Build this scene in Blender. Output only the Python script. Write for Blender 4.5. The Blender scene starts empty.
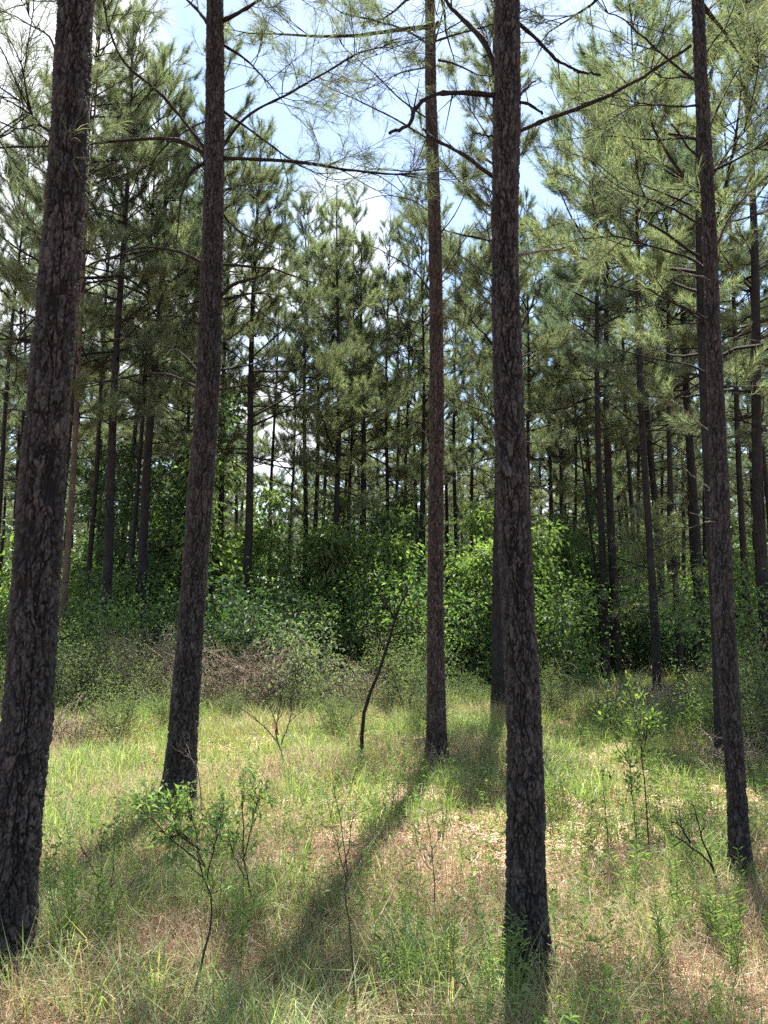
import bpy, math, random
import numpy as np
from mathutils import Vector, Matrix

C = bpy.context.scene.collection
R = math.radians
rng = np.random.default_rng(11)
random.seed(5)

# ------------------------------------------------------------------ camera
F, CX, CY = 773.0, 384.0, 512.0
PITCH, ROLL, EYE = R(7.4), R(0.5), 1.65
f0 = np.array([0, math.cos(PITCH), math.sin(PITCH)])
u0 = np.array([0, -math.sin(PITCH), math.cos(PITCH)])
x0 = np.array([1.0, 0, 0])
CR = math.cos(ROLL) * x0 + math.sin(ROLL) * u0
CU = math.cos(ROLL) * u0 - math.sin(ROLL) * x0
EYEP = np.array([0, 0, EYE])
cam = bpy.data.cameras.new('camera')
cam.sensor_fit = 'VERTICAL'
cam.sensor_height = 24.0
cam.lens = F / 1024 * 24.0
cam.clip_start, cam.clip_end = 0.05, 3000
camo = bpy.data.objects.new('camera', cam)
C.objects.link(camo)
M = Matrix.Identity(4)
for i in range(3):
    M[i][0], M[i][1], M[i][2], M[i][3] = CR[i], CU[i], -f0[i], EYEP[i]
camo.matrix_world = M
bpy.context.scene.camera = camo


def ray(px, py):
    return f0 + (px - CX) / F * CR + (CY - py) / F * CU


def at(px, py, Y):
    """the point seen at a pixel, on the upright plane Y metres away"""
    d = ray(px, py)
    return EYEP + d * (Y / d[1])


def ground_z(x, y):
    x, y = np.asarray(x, float), np.asarray(y, float)
    return (0.035 * np.sin(x * 0.9 + 1.3) * np.cos(y * 0.7 + 0.4) + 0.02 * np.sin(x * 2.3 - y * 1.9)
            + 0.012 * np.sin(x * 5.1 + y * 3.7)) * np.clip((60 - np.hypot(x, y)) / 40, 0, 1)


def on_ground(px, py):
    d = ray(px, py)
    t = -EYE / d[2]
    p = EYEP + d * t
    p[2] = float(ground_z(p[0], p[1]))
    return p


# ------------------------------------------------------------------ mesh helpers
class MB:
    """gathers vertices and faces, then links them as one mesh"""
    def __init__(s):
        s.v, s.f, s.n, s.m, s.attr = [], [], 0, [], []

    def add(s, v, f, m=0, attr=None):
        v = np.asarray(v, float).reshape(-1, 3)
        f = np.asarray(f, int)
        s.v.append(v)
        s.f.append(f + s.n)
        s.m.append(np.full(len(f), m))
        s.attr.append(np.zeros(len(v)) if attr is None else attr)
        s.n += len(v)

    def mesh(s, name, mats, smooth=True):
        me = bpy.data.meshes.new(name)
        v = np.concatenate(s.v)
        me.vertices.add(len(v))
        me.vertices.foreach_set('co', v.ravel())
        sizes = np.concatenate([np.full(len(f), f.shape[1]) for f in s.f])
        loops = np.concatenate([f.ravel() for f in s.f])
        me.loops.add(len(loops))
        me.loops.foreach_set('vertex_index', loops)
        me.polygons.add(len(sizes))
        starts = np.concatenate([[0], np.cumsum(sizes)[:-1]])
        me.polygons.foreach_set('loop_start', starts)
        try:
            me.polygons.foreach_set('loop_total', sizes)
        except Exception:
            pass
        for m in (mats if isinstance(mats, (list, tuple)) else [mats]):
            me.materials.append(m)
        me.polygons.foreach_set('material_index', np.concatenate(s.m))
        me.polygons.foreach_set('use_smooth', np.full(len(sizes), smooth))
        a = np.concatenate(s.attr)
        if a.any():
            me.attributes.new('plate', 'FLOAT', 'POINT').data.foreach_set('value', a)
        me.update(calc_edges=True)
        return me


def link(name, me, parent=None, loc=(0, 0, 0), rot=(0, 0, 0), scale=1.0):
    o = bpy.data.objects.new(name, me)
    C.objects.link(o)
    o.location = loc
    o.rotation_euler = rot
    o.scale = (scale,) * 3 if np.isscalar(scale) else scale
    if parent:
        o.parent = parent
    return o


def thing(name, label, cat, loc=(0, 0, 0), rot=(0, 0, 0), group=None):
    o = link(name, None, None, loc, rot)
    o.empty_display_size = 0.2
    o['label'] = label
    o['category'] = cat
    if group:
        o['group'] = group
    return o


def frames(p):
    t = np.gradient(p, axis=0)
    t /= np.linalg.norm(t, axis=1)[:, None] + 1e-9
    ref = np.array([0, 0, 1.0]) if abs(t[:, 2]).mean() < 0.8 else np.array([1.0, 0, 0])
    a = np.cross(t, ref)
    a /= np.linalg.norm(a, axis=1)[:, None] + 1e-9
    b = np.cross(t, a)
    return t, a, b


def tube(mb, p, r, sides=5, m=0):
    p = np.asarray(p, float)
    r = np.broadcast_to(np.asarray(r, float), (len(p),))
    t, a, b = frames(p)
    th = np.linspace(0, 2 * np.pi, sides, endpoint=False)
    v = (p[:, None] + r[:, None, None] * (np.cos(th)[None, :, None] * a[:, None] + np.sin(th)[None, :, None] * b[:, None]))
    n = len(p)
    i, j = np.meshgrid(np.arange(n - 1), np.arange(sides), indexing='ij')
    j2 = (j + 1) % sides
    q = np.stack([i * sides + j, i * sides + j2, (i + 1) * sides + j2, (i + 1) * sides + j], -1).reshape(-1, 4)
    mb.add(v.reshape(-1, 3), q, m)


def unit(v):
    v = np.asarray(v, float)
    return v / (np.linalg.norm(v, axis=-1, keepdims=True) + 1e-9)


def smooth_path(p, n):
    """Catmull-Rom through the points"""
    p = np.asarray(p, float)
    if len(p) == 2:
        return p[0] + (p[1] - p[0]) * np.linspace(0, 1, n)[:, None]
    q = np.vstack([2 * p[0] - p[1], p, 2 * p[-1] - p[-2]])
    s = np.linspace(0, len(p) - 1 - 1e-6, n)
    k = s.astype(int)
    t = (s - k)[:, None]
    a, b, c, d = q[k], q[k + 1], q[k + 2], q[k + 3]
    return 0.5 * (2 * b + (c - a) * t + (2 * a - 5 * b + 4 * c - d) * t ** 2 + (3 * b - a - 3 * c + d) * t ** 3)


def needles(mb, c, d, n, L, w, g, spread=(15, 75), back=0.12, droop=0.25, m=0):
    """n needles in a brush round each twig end c pointing along d"""
    c, d = np.asarray(c, float), unit(d)
    k = len(c)
    if k == 0:
        return
    C2, D2 = np.repeat(c, n, 0), np.repeat(d, n, 0)
    N = k * n
    rv = unit(g.normal(size=(N, 3)))
    perp = unit(rv - (rv * D2).sum(1)[:, None] * D2)
    ang = np.radians(g.uniform(spread[0], spread[1], N))[:, None]
    u = g.uniform(0, 1, N)[:, None]
    s = C2 - D2 * u * back
    nd = unit(D2 * np.cos(ang) + perp * np.sin(ang))
    ln = L * g.uniform(0.65, 1.1, N)[:, None]
    side = unit(np.cross(nd, g.normal(size=(N, 3)))) * w / 2
    mid = s + nd * ln * 0.55
    tip = s + nd * ln
    tip[:, 2] -= droop * ln[:, 0]
    mid[:, 2] -= droop * 0.2 * ln[:, 0]
    v = np.stack([s - side * .6, s + side * .6, mid + side, mid - side, tip], 1).reshape(-1, 3)
    b = np.arange(N)[:, None] * 5
    mb.add(v, np.concatenate([b, b + 1, b + 2, b + 3], 1), m)
    mb.n -= 0
    mb.f.append(np.concatenate([b + 3, b + 2, b + 4], 1) + mb.n - len(v))
    mb.m.append(np.full(N, m))


def needles_flat(mb, c, d, n, L, w, g, spread=(15, 70), back=0.15, droop=0.2, m=0):
    """the same with one triangle a needle, for trees farther off"""
    c, d = np.asarray(c, float), unit(d)
    k = len(c)
    if k == 0:
        return
    C2, D2 = np.repeat(c, n, 0), np.repeat(d, n, 0)
    N = k * n
    rv = unit(g.normal(size=(N, 3)))
    perp = unit(rv - (rv * D2).sum(1)[:, None] * D2)
    ang = np.radians(g.uniform(spread[0], spread[1], N))[:, None]
    s = C2 - D2 * g.uniform(0, 1, N)[:, None] * back
    nd = unit(D2 * np.cos(ang) + perp * np.sin(ang))
    nd[:, 2] -= droop * g.uniform(0, 1, N)
    ln = L * g.uniform(0.65, 1.1, N)[:, None]
    side = unit(np.cross(nd, g.normal(size=(N, 3)))) * w / 2
    v = np.stack([s - side, s + side, s + nd * ln], 1).reshape(-1, 3)
    mb.add(v, np.arange(N * 3).reshape(-1, 3), m)


def leaves(mb, c, d, L, w, g, fold=0.25, droop=0.0, m=0, up=None):
    """folded pointed leaves starting at c along d"""
    c, d = np.asarray(c, float), unit(d)
    N = len(c)
    if N == 0:
        return
    L = np.broadcast_to(L, (N,))[:, None] * g.uniform(.6, 1.15, (N, 1))
    if up is None:
        up = unit(np.array([0, 0, 1.0]) + g.normal(size=(N, 3)) * 0.55)
    side = unit(np.cross(d, up))
    nrm = np.cross(side, d)
    W = L * w
    k = g.uniform(.35, .5, (N, 1))
    tip = c + d * L
    tip[:, 2] -= droop * L[:, 0]
    a = c + d * L * k + side * W / 2 + nrm * W * fold
    b = c + d * L * k - side * W / 2 + nrm * W * fold
    v = np.stack([c, a, tip, b], 1).reshape(-1, 3)
    q = np.arange(N)[:, None] * 4
    mb.add(v, np.concatenate([q, q + 1, q + 2], 1), m)
    mb.f.append(np.concatenate([q, q + 2, q + 3], 1) + mb.n - len(v))
    mb.m.append(np.full(N, m))


# ------------------------------------------------------------------ materials
def nodes(name):
    m = bpy.data.materials.new(name)
    m.use_nodes = True
    nt = m.node_tree
    nt.nodes.clear()
    out = nt.nodes.new('ShaderNodeOutputMaterial')
    return m, nt, out


def nn(nt, t, **k):
    n = nt.nodes.new('ShaderNode' + t)
    for a, b in k.items():
        setattr(n, a, b)
    return n


def ramp(nt, fac, stops):
    r = nn(nt, 'ValToRGB')
    e = r.color_ramp.elements
    while len(e) < len(stops):
        e.new(0.5)
    for i, (p, c) in enumerate(stops):
        e[i].position = p
        e[i].color = (*c, 1)
    nt.links.new(fac, r.inputs[0])
    return r.outputs[0]


def leaf_mat(name, stops, trans=0.45, gloss=0.06, rough=0.45, objvar=0.25, tint=(1.15, 1.25, 0.55)):
    """thin foliage: light passes through; each leaf and each plant has its own tone"""
    m, nt, out = nodes(name)
    geo = nn(nt, 'NewGeometry')
    col = ramp(nt, geo.outputs['Random Per Island'], stops)
    oi = nn(nt, 'ObjectInfo')
    mr = nn(nt, 'MapRange')
    mr.inputs['To Min'].default_value = 1 - objvar
    mr.inputs['To Max'].default_value = 1 + objvar
    nt.links.new(oi.outputs['Random'], mr.inputs['Value'])
    hsv = nn(nt, 'HueSaturation')
    nt.links.new(mr.outputs[0], hsv.inputs['Value'])
    nt.links.new(col, hsv.inputs['Color'])
    dif = nn(nt, 'BsdfDiffuse')
    nt.links.new(hsv.outputs[0], dif.inputs[0])
    mul = nn(nt, 'Mix', data_type='RGBA', blend_type='MULTIPLY')
    mul.inputs[0].default_value = 1
    nt.links.new(hsv.outputs[0], mul.inputs[6])
    mul.inputs[7].default_value = (*tint, 1)
    tr = nn(nt, 'BsdfTranslucent')
    nt.links.new(mul.outputs[2], tr.inputs[0])
    mx = nn(nt, 'MixShader')
    mx.inputs[0].default_value = trans
    nt.links.new(dif.outputs[0], mx.inputs[1])
    nt.links.new(tr.outputs[0], mx.inputs[2])
    gl = nn(nt, 'BsdfGlossy')
    gl.inputs['Roughness'].default_value = rough
    gl.inputs[0].default_value = (1, 1, 1, 1)
    m2 = nn(nt, 'MixShader')
    m2.inputs[0].default_value = gloss
    nt.links.new(mx.outputs[0], m2.inputs[1])
    nt.links.new(gl.outputs[0], m2.inputs[2])
    nt.links.new(m2.outputs[0], out.inputs[0])
    return m


def bark_near(name, a, b, c):
    m, nt, out = nodes(name)
    at_ = nn(nt, 'Attribute', attribute_name='plate')
    tc = nn(nt, 'TexCoord')
    no = nn(nt, 'TexNoise')
    no.inputs['Scale'].default_value = 55
    no.inputs['Detail'].default_value = 6
    no.inputs['Roughness'].default_value = .7
    nt.links.new(tc.outputs['Object'], no.inputs['Vector'])
    n2 = nn(nt, 'TexNoise')
    n2.inputs['Scale'].default_value = 3.5
    n2.inputs['Detail'].default_value = 4
    nt.links.new(tc.outputs['Object'], n2.inputs['Vector'])
    ad = nn(nt, 'Math', operation='ADD')
    nt.links.new(no.outputs[0], ad.inputs[0])
    nt.links.new(n2.outputs[0], ad.inputs[1])
    sc = nn(nt, 'Math', operation='MULTIPLY')
    nt.links.new(ad.outputs[0], sc.inputs[0])
    nt.links.new(at_.outputs['Fac'], sc.inputs[1])
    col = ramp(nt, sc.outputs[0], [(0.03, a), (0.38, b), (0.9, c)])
    n4 = nn(nt, 'TexNoise')
    n4.inputs['Scale'].default_value = 7
    n4.inputs['Detail'].default_value = 5
    nt.links.new(tc.outputs['Object'], n4.inputs['Vector'])
    rf = ramp(nt, n4.outputs[0], [(.50, (0, 0, 0)), (.70, (.30, .30, .30))])
    tm = nn(nt, 'Mix', data_type='RGBA', blend_type='MULTIPLY')
    nt.links.new(rf, tm.inputs[0])
    nt.links.new(col, tm.inputs[6])
    tm.inputs[7].default_value = (1.25, .78, .62, 1)
    col = tm.outputs[2]
    bp = nn(nt, 'Bump')
    bp.inputs['Strength'].default_value = 0.7
    bp.inputs['Distance'].default_value = 0.006
    mp = nn(nt, 'Mapping')
    mp.inputs['Scale'].default_value = (1, 1, .4)
    nt.links.new(tc.outputs['Object'], mp.inputs['Vector'])
    no3 = nn(nt, 'TexNoise')
    no3.inputs['Scale'].default_value = 90
    no3.inputs['Detail'].default_value = 5
    nt.links.new(mp.outputs[0], no3.inputs['Vector'])
    nt.links.new(no3.outputs[0], bp.inputs['Height'])
    p = nn(nt, 'BsdfPrincipled')
    p.inputs['Roughness'].default_value = .85
    p.inputs['Specular IOR Level'].default_value = .25
    nt.links.new(col, p.inputs['Base Color'])
    nt.links.new(bp.outputs[0], p.inputs['Normal'])
    nt.links.new(p.outputs[0], out.inputs[0])
    return m


def bark_far(name, a, b, scale=22.0):
    m, nt, out = nodes(name)
    tc = nn(nt, 'TexCoord')
    mp = nn(nt, 'Mapping')
    mp.inputs['Scale'].default_value = (1, 1, .3)
    nt.links.new(tc.outputs['Object'], mp.inputs['Vector'])
    vo = nn(nt, 'TexVoronoi', feature='DISTANCE_TO_EDGE')
    vo.inputs['Scale'].default_value = scale
    nt.links.new(mp.outputs[0], vo.inputs['Vector'])
    no = nn(nt, 'TexNoise')
    no.inputs['Scale'].default_value = 6
    no.inputs['Detail'].default_value = 8
    no.inputs['Roughness'].default_value = .75
    nt.links.new(tc.outputs['Object'], no.inputs['Vector'])
    col = ramp(nt, no.outputs[0], [(0.3, a), (0.7, b)])
    bp = nn(nt, 'Bump')
    bp.inputs['Strength'].default_value = 0.9
    bp.inputs['Distance'].default_value = 0.02
    mr = nn(nt, 'MapRange')
    mr.inputs['From Max'].default_value = .25
    nt.links.new(vo.outputs['Distance'], mr.inputs['Value'])
    nt.links.new(mr.outputs[0], bp.inputs['Height'])
    p = nn(nt, 'BsdfPrincipled')
    p.inputs['Roughness'].default_value = .9
    p.inputs['Specular IOR Level'].default_value = .2
    nt.links.new(col, p.inputs['Base Color'])
    nt.links.new(bp.outputs[0], p.inputs['Normal'])
    nt.links.new(p.outputs[0], out.inputs[0])
    return m


MAT = {}
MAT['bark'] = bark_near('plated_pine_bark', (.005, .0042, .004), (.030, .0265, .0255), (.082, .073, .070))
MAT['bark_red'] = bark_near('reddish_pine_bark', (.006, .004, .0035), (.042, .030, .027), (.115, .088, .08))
MAT['bark_far'] = bark_far('grey_pine_bark', (.010, .009, .009), (.044, .039, .039))
MAT['bark_tan'] = bark_far('pale_brown_bark', (.05, .036, .03), (.15, .11, .088))  # paler, browner bark than the grey pines have
MAT['limb'] = bark_far('limb_bark', (.014, .011, .010), (.05, .04, .037), 60)
MAT['dead_wood'] = bark_far('pale_dead_wood', (.16, .13, .11), (.36, .31, .27), 60)
MAT['stem'] = bark_far('shrub_stem', (.045, .036, .028), (.15, .115, .085), 80)
MAT['brown_twig'] = bark_far('dry_brown_twigs', (.27, .205, .145), (.47, .385, .29), 80)
MAT['needle'] = leaf_mat('pine_needles', [(0, (.080, .120, .068)), (.5, (.130, .178, .098)), (.85, (.19, .215, .115)), (1, (.26, .22, .13))],
                         trans=.5, gloss=.03, rough=.6, tint=(1.15, 1.2, .85))
MAT['needle_blue'] = leaf_mat('dark_pine_needles', [(0, (.068, .108, .070)), (.6, (.110, .160, .100)), (1, (.16, .20, .12))],
                              trans=.48, gloss=.03, rough=.6, tint=(1.1, 1.15, .9))
MAT['needle_young'] = leaf_mat('young_pine_needles', [(0, (.12, .17, .06)), (.6, (.18, .23, .09)), (1, (.25, .25, .11))], trans=.45, gloss=.08)
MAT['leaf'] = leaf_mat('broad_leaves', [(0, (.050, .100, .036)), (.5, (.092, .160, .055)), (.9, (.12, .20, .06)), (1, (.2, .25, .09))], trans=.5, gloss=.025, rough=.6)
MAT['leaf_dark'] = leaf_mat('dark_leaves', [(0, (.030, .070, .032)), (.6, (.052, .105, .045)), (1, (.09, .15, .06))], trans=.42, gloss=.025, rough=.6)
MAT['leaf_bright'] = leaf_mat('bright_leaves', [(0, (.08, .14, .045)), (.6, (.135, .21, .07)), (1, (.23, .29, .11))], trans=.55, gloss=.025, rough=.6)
MAT['leaf_pale'] = leaf_mat('pale_silvery_leaves', [(0, (.10, .15, .09)), (.6, (.18, .23, .14)), (1, (.33, .37, .27))], trans=.4, gloss=.025, rough=.6)
MAT['leaf_fine'] = leaf_mat('fine_grey_green_leaves', [(0, (.07, .11, .05)), (.6, (.11, .16, .07)), (1, (.17, .2, .1))], trans=.45, gloss=.025, rough=.6)
MAT['grass'] = leaf_mat('green_grass', [(0, (.075, .145, .05)), (.4, (.145, .225, .08)), (.8, (.25, .305, .12)), (1, (.44, .41, .21))], trans=.5, gloss=.025, rough=.6, objvar=0)
MAT['dry_grass'] = leaf_mat('dry_grass', [(0, (.21, .145, .085)), (.5, (.35, .255, .16)), (1, (.49, .395, .27))], trans=.35, gloss=.025, rough=.6, objvar=0, tint=(1.1, 1.05, .9))
MAT['straw'] = leaf_mat('pine_straw', [(0, (.20, .10, .048)), (.5, (.37, .205, .108)), (1, (.50, .32, .18))], trans=.1, gloss=.05, objvar=0, tint=(1, .9, .8))
MAT['weed'] = leaf_mat('weed_leaves', [(0, (.09, .16, .05)), (.5, (.14, .22, .075)), (1, (.22, .28, .11))], trans=.45, gloss=.025, rough=.6, objvar=.2)


def ground_mat():
    m, nt, out = nodes('forest_floor')
    tc = nn(nt, 'TexCoord')
    a = nn(nt, 'TexNoise')
    a.inputs['Scale'].default_value = 1.3
    a.inputs['Detail'].default_value = 8
    a.inputs['Roughness'].default_value = .65
    nt.links.new(tc.outputs['Object'], a.inputs['Vector'])
    c1 = ramp(nt, a.outputs[0], [(.32, (.075, .058, .030)), (.45, (.21, .12, .065)), (.6, (.31, .175, .10)), (.75, (.38, .235, .14))])
    b = nn(nt, 'TexNoise')
    b.inputs['Scale'].default_value = 60
    b.inputs['Detail'].default_value = 6
    b.inputs['Roughness'].default_value = .8
    nt.links.new(tc.outputs['Object'], b.inputs['Vector'])
    c2 = ramp(nt, b.outputs[0], [(.3, (.35, .35, .35)), (.7, (1.15, 1.15, 1.15))])
    mul = nn(nt, 'Mix', data_type='RGBA', blend_type='MULTIPLY')
    mul.inputs[0].default_value = 1
    nt.links.new(c1, mul.inputs[6])
    nt.links.new(c2, mul.inputs[7])
    bp = nn(nt, 'Bump')
    bp.inputs['Strength'].default_value = 1
    bp.inputs['Distance'].default_value = .03
    nt.links.new(b.outputs[0], bp.inputs['Height'])
    p = nn(nt, 'BsdfPrincipled')
    p.inputs['Roughness'].default_value = .95
    p.inputs['Specular IOR Level'].default_value = .1
    nt.links.new(mul.outputs[2], p.inputs['Base Color'])
    nt.links.new(bp.outputs[0], p.inputs['Normal'])
    nt.links.new(p.outputs[0], out.inputs[0])
    return m


# ------------------------------------------------------------------ sky and sun
SUN_EL, SUN_AZ = 64.0, 11.0          # azimuth to the right of straight ahead
scn = bpy.context.scene
w = bpy.data.worlds.new('World')
scn.world = w
w.use_nodes = True
nt = w.node_tree
nt.nodes.clear()
wo = nn(nt, 'OutputWorld')
bg = nn(nt, 'Background')
sky = nn(nt, 'TexSky', sky_type='NISHITA')
sky.sun_disc = False
sky.sun_elevation = R(SUN_EL)
sky.sun_rotation = R(SUN_AZ)
sky.air_density, sky.dust_density, sky.ozone_density = 1.0, 0.6, 1.2
tc = nn(nt, 'TexCoord')
mp = nn(nt, 'Mapping')
mp.inputs['Scale'].default_value = (1.0, 1.0, 1.9)
mp.inputs['Location'].default_value = (0.35, 0.1, 0.0)
nt.links.new(tc.outputs['Generated'], mp.inputs['Vector'])
cn = nn(nt, 'TexNoise')
cn.inputs['Scale'].default_value = 2.3
cn.inputs['Detail'].default_value = 8
cn.inputs['Roughness'].default_value = .58
nt.links.new(mp.outputs[0], cn.inputs['Vector'])
nrm_ = nn(nt, 'VectorMath', operation='NORMALIZE')
nt.links.new(tc.outputs['Generated'], nrm_.inputs[0])
acc = cn.outputs[0]
# banks of cloud (positive) and open blue (negative) in the part of the sky the clearing looks at
for (px, py, amp, deg) in ((20, 90, .30, 13), (368, 210, .17, 6), (262, 440, .22, 6), (150, 330, .08, 12), (330, 60, -.16, 14), (560, 130, -.22, 16), (700, 300, -.05, 14), (130, 30, -.10, 8)):
    dv = ray(px, py)
    dv = dv / np.linalg.norm(dv)
    dt = nn(nt, 'VectorMath', operation='DOT_PRODUCT')
    nt.links.new(nrm_.outputs[0], dt.inputs[0])
    dt.inputs[1].default_value = dv
    mr = nn(nt, 'MapRange', interpolation_type='SMOOTHSTEP')
    nt.links.new(dt.outputs['Value'], mr.inputs['Value'])
    mr.inputs['From Min'].default_value = math.cos(R(deg))
    mr.inputs['From Max'].default_value = 1.0
    mr.inputs['To Max'].default_value = amp
    ad = nn(nt, 'Math', operation='ADD')
    nt.links.new(acc, ad.inputs[0])
    nt.links.new(mr.outputs[0], ad.inputs[1])
    acc = ad.outputs[0]
cf = ramp(nt, acc, [(.46, (0, 0, 0)), (.64, (1, 1, 1))])
mixc = nn(nt, 'Mix', data_type='RGBA')
nt.links.new(cf, mixc.inputs[0])
nt.links.new(sky.outputs[0], mixc.inputs[6])
mixc.inputs[7].default_value = (4.9, 5.1, 5.4, 1)
nt.links.new(mixc.outputs[2], bg.inputs['Color'])
bg.inputs['Strength'].default_value = 0.068
nt.links.new(bg.outputs[0], wo.inputs[0])

sd = np.array([math.sin(R(SUN_AZ)) * math.cos(R(SUN_EL)), math.cos(R(SUN_AZ)) * math.cos(R(SUN_EL)), math.sin(R(SUN_EL))])
sl = bpy.data.lights.new('sun', 'SUN')
sl.energy = 5.0
sl.angle = R(0.5)
sl.color = (1.0, .95, .86)
so = bpy.data.objects.new('sun', sl)
C.objects.link(so)
so.rotation_euler = Vector(sd).to_track_quat('Z', 'Y').to_euler()
so.location = sd * 60

scn.view_settings.view_transform = 'Standard'
scn.view_settings.look = 'None'
scn.view_settings.gamma = 1
scn.view_settings.exposure = 2.2
cy = scn.cycles
cy.max_bounces, cy.diffuse_bounces, cy.glossy_bounces, cy.transmission_bounces, cy.transparent_max_bounces = 5, 4, 1, 4, 4
cy.use_adaptive_sampling = True
cy.adaptive_threshold = .02
cy.caustics_reflective = cy.caustics_refractive = False
cy.use_denoising = False
cy.denoiser = 'OPENIMAGEDENOISE'
cy.denoising_input_passes = 'RGB_ALBEDO_NORMAL'
cy.sample_clamp_indirect = 6

# ------------------------------------------------------------------ ground
g = np.concatenate([-np.geomspace(400, 14, 14), np.linspace(-13, 13, 105), np.geomspace(14, 400, 14)])
gy = np.concatenate([-np.geomspace(400, 6, 12), np.linspace(-5, 24, 117), np.geomspace(25, 700, 16)])
X, Y = np.meshgrid(g, gy, indexing='ij')
V = np.stack([X, Y, ground_z(X, Y)], -1).reshape(-1, 3)
ny = len(gy)
i, j = np.meshgrid(np.arange(len(g) - 1), np.arange(ny - 1), indexing='ij')
Q = np.stack([i * ny + j, (i + 1) * ny + j, (i + 1) * ny + j + 1, i * ny + j + 1], -1).reshape(-1, 4)
mb = MB()
mb.add(V, Q)
o = link('ground', mb.mesh('ground', ground_mat()))
o['kind'] = 'structure'
o['label'] = 'forest floor of reddish pine straw under patchy grass'


# ------------------------------------------------------------------ near pines: bark plates in real relief
def wav(a, b, g, n=5, f=1.0):
    s = 0
    for _ in range(n):
        k = g.normal(size=2) * f
        s = s + np.sin(a * k[0] + b * k[1] + g.uniform(0, 6.28))
    return s / n


def plated_trunk(path, rad, seed, cell=0.034, depth=0.013, nt_=170, dz=0.0065, scars=(), flare=.5):
    """trunk along path (local, from the ground up) with plates split by fissures"""
    g = np.random.default_rng(seed)
    path, rad = np.asarray(path, float), np.asarray(rad, float)
    z0, z1 = path[0, 2], path[-1, 2]
    nz = int((z1 - z0) / dz)
    # finer where it is near the eye, coarser above
    z = np.linspace(z0, z1, nz)
    dense = smooth_path(np.column_stack([path, rad]), 200)
    cx, cyy, rr = (np.interp(z, dense[:, 2], dense[:, k]) for k in (0, 1, 3))
    rr = rr * (1 + flare * np.exp(-np.clip(z, 0, None) / .16))
    th = np.linspace(0, 2 * np.pi, nt_, endpoint=False)
    T, Z = np.meshgrid(th, z, indexing='xy')
    r0 = rr.mean()
    ct, st_ = np.cos(T) * r0 / cell, np.sin(T) * r0 / cell
    zc = Z / cell
    G = unit(g.normal(size=(32, 32, 32, 3)))

    def pn(fh, fv, ox=0.0, oz=0.0):
        """gradient noise on the trunk, fh per plate round it and fv per plate up it"""
        q = np.stack([ct * fh + ox + 50, st_ * fh + 50 - ox, zc * fv + oz + 50], -1)
        i0 = np.floor(q).astype(int)
        f = q - i0
        wgt = f * f * f * (f * (f * 6 - 15) + 10)
        out = 0
        for dx in (0, 1):
            for dy in (0, 1):
                for dz_ in (0, 1):
                    gr = G[(i0[..., 0] + dx) % 32, (i0[..., 1] + dy) % 32, (i0[..., 2] + dz_) % 32]
                    d = (gr * (f - [dx, dy, dz_])).sum(-1)
                    ww = (wgt[..., 0] if dx else 1 - wgt[..., 0]) * (wgt[..., 1] if dy else 1 - wgt[..., 1]) * (wgt[..., 2] if dz_ else 1 - wgt[..., 2])
                    out = out + d * ww
        return out * 1.6
    w1 = pn(1.7, .9, 3, 7)
    w2 = pn(4.0, 2.2, 9, 1)
    # long interlacing furrows that run up the trunk, crossed by shorter cracks
    fa = np.abs(pn(.85, .17, 0, 0) + .22 * w1 + .10 * w2)
    fb = np.abs(pn(1.0, .22, 11, 5) + .25 * w1 + .10 * w2)
    nu = max(6, int(round(2 * np.pi * r0 / cell)))
    U = T / (2 * np.pi) * nu + .55 * w1 + .28 * w2 + .6 * pn(.5, .3, 5, 5)
    V0 = zc * .36 + .40 * pn(1.4, .8, 2, 3) + .22 * w2 + 4
    nv = int(V0.max()) + 8
    J = g.uniform(.02, .98, (nu, nv + 8, 2))
    H = g.uniform(0, 1, (nu, nv + 8))
    iu, iv = np.floor(U).astype(int), np.floor(V0).astype(int)
    f1 = np.full(U.shape, 9.0)
    f2 = np.full(U.shape, 9.0)
    hid = np.zeros(U.shape)
    tilt = np.zeros(U.shape)
    for a in (-1, 0, 1):
        for b in (-1, 0, 1):
            cu, cv = (iu + a) % nu, np.clip(iv + b, 0, nv + 7)
            du, dv = iu + a + J[cu, cv, 0] - U, iv + b + J[cu, cv, 1] - V0
            d = np.maximum(np.abs(du) * 1.05, np.abs(dv)) * .6 + np.hypot(du, dv) * .4
            new = d < f1
            f2 = np.where(new, f1, np.minimum(f2, d))
            hid = np.where(new, H[cu, cv], hid)
            tilt = np.where(new, dv, tilt)
            f1 = np.where(new, d, f1)

    def ss(x, lo, hi):
        x = np.clip((x - lo) / (hi - lo), 0, 1)
        return x * x * (3 - 2 * x)
    crack = ss(f2 - f1 + .10 * w2, .0, .20)
    furrow = ss(np.minimum(fa, fb * 1.3), .0, .13)
    plate = furrow * (.45 + .55 * crack)
    # flakes: ragged terraces across each plate
    tv = hid * 5 + 1.1 * tilt + 1.5 * pn(1.1, .55, 4, 8) + .5 * w2
    ter = tv - np.floor(tv)
    h = plate * (.62 + .38 * hid) + plate * .30 * (ter - .5) + .10 * w2 * plate + .07 * pn(9, 5, 1, 1) + .18 * pn(.25, .08, 6, 6)
    char = np.zeros(T.shape)
    for (st, sz, sw, sh, sdp) in scars:
        dth = (T - st + np.pi) % (2 * np.pi) - np.pi
        s_ = np.exp(-(dth * r0 / sw) ** 2 - ((Z - sz) / sh) ** 2)
        s_ = np.clip(s_ * 2, 0, 1)
        h = h * (1 - .75 * s_) - s_ * sdp
        char = np.maximum(char, s_ * ss(.8 + pn(2, 1, 2, 2), .3, .6))
    butt = 1 + .10 * np.exp(-np.clip(Z, 0, None) / .22) * np.sin(3 * T + seed) + .07 * np.exp(-np.clip(Z, 0, None) / .3) * np.sin(5 * T + 2 * seed)
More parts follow.
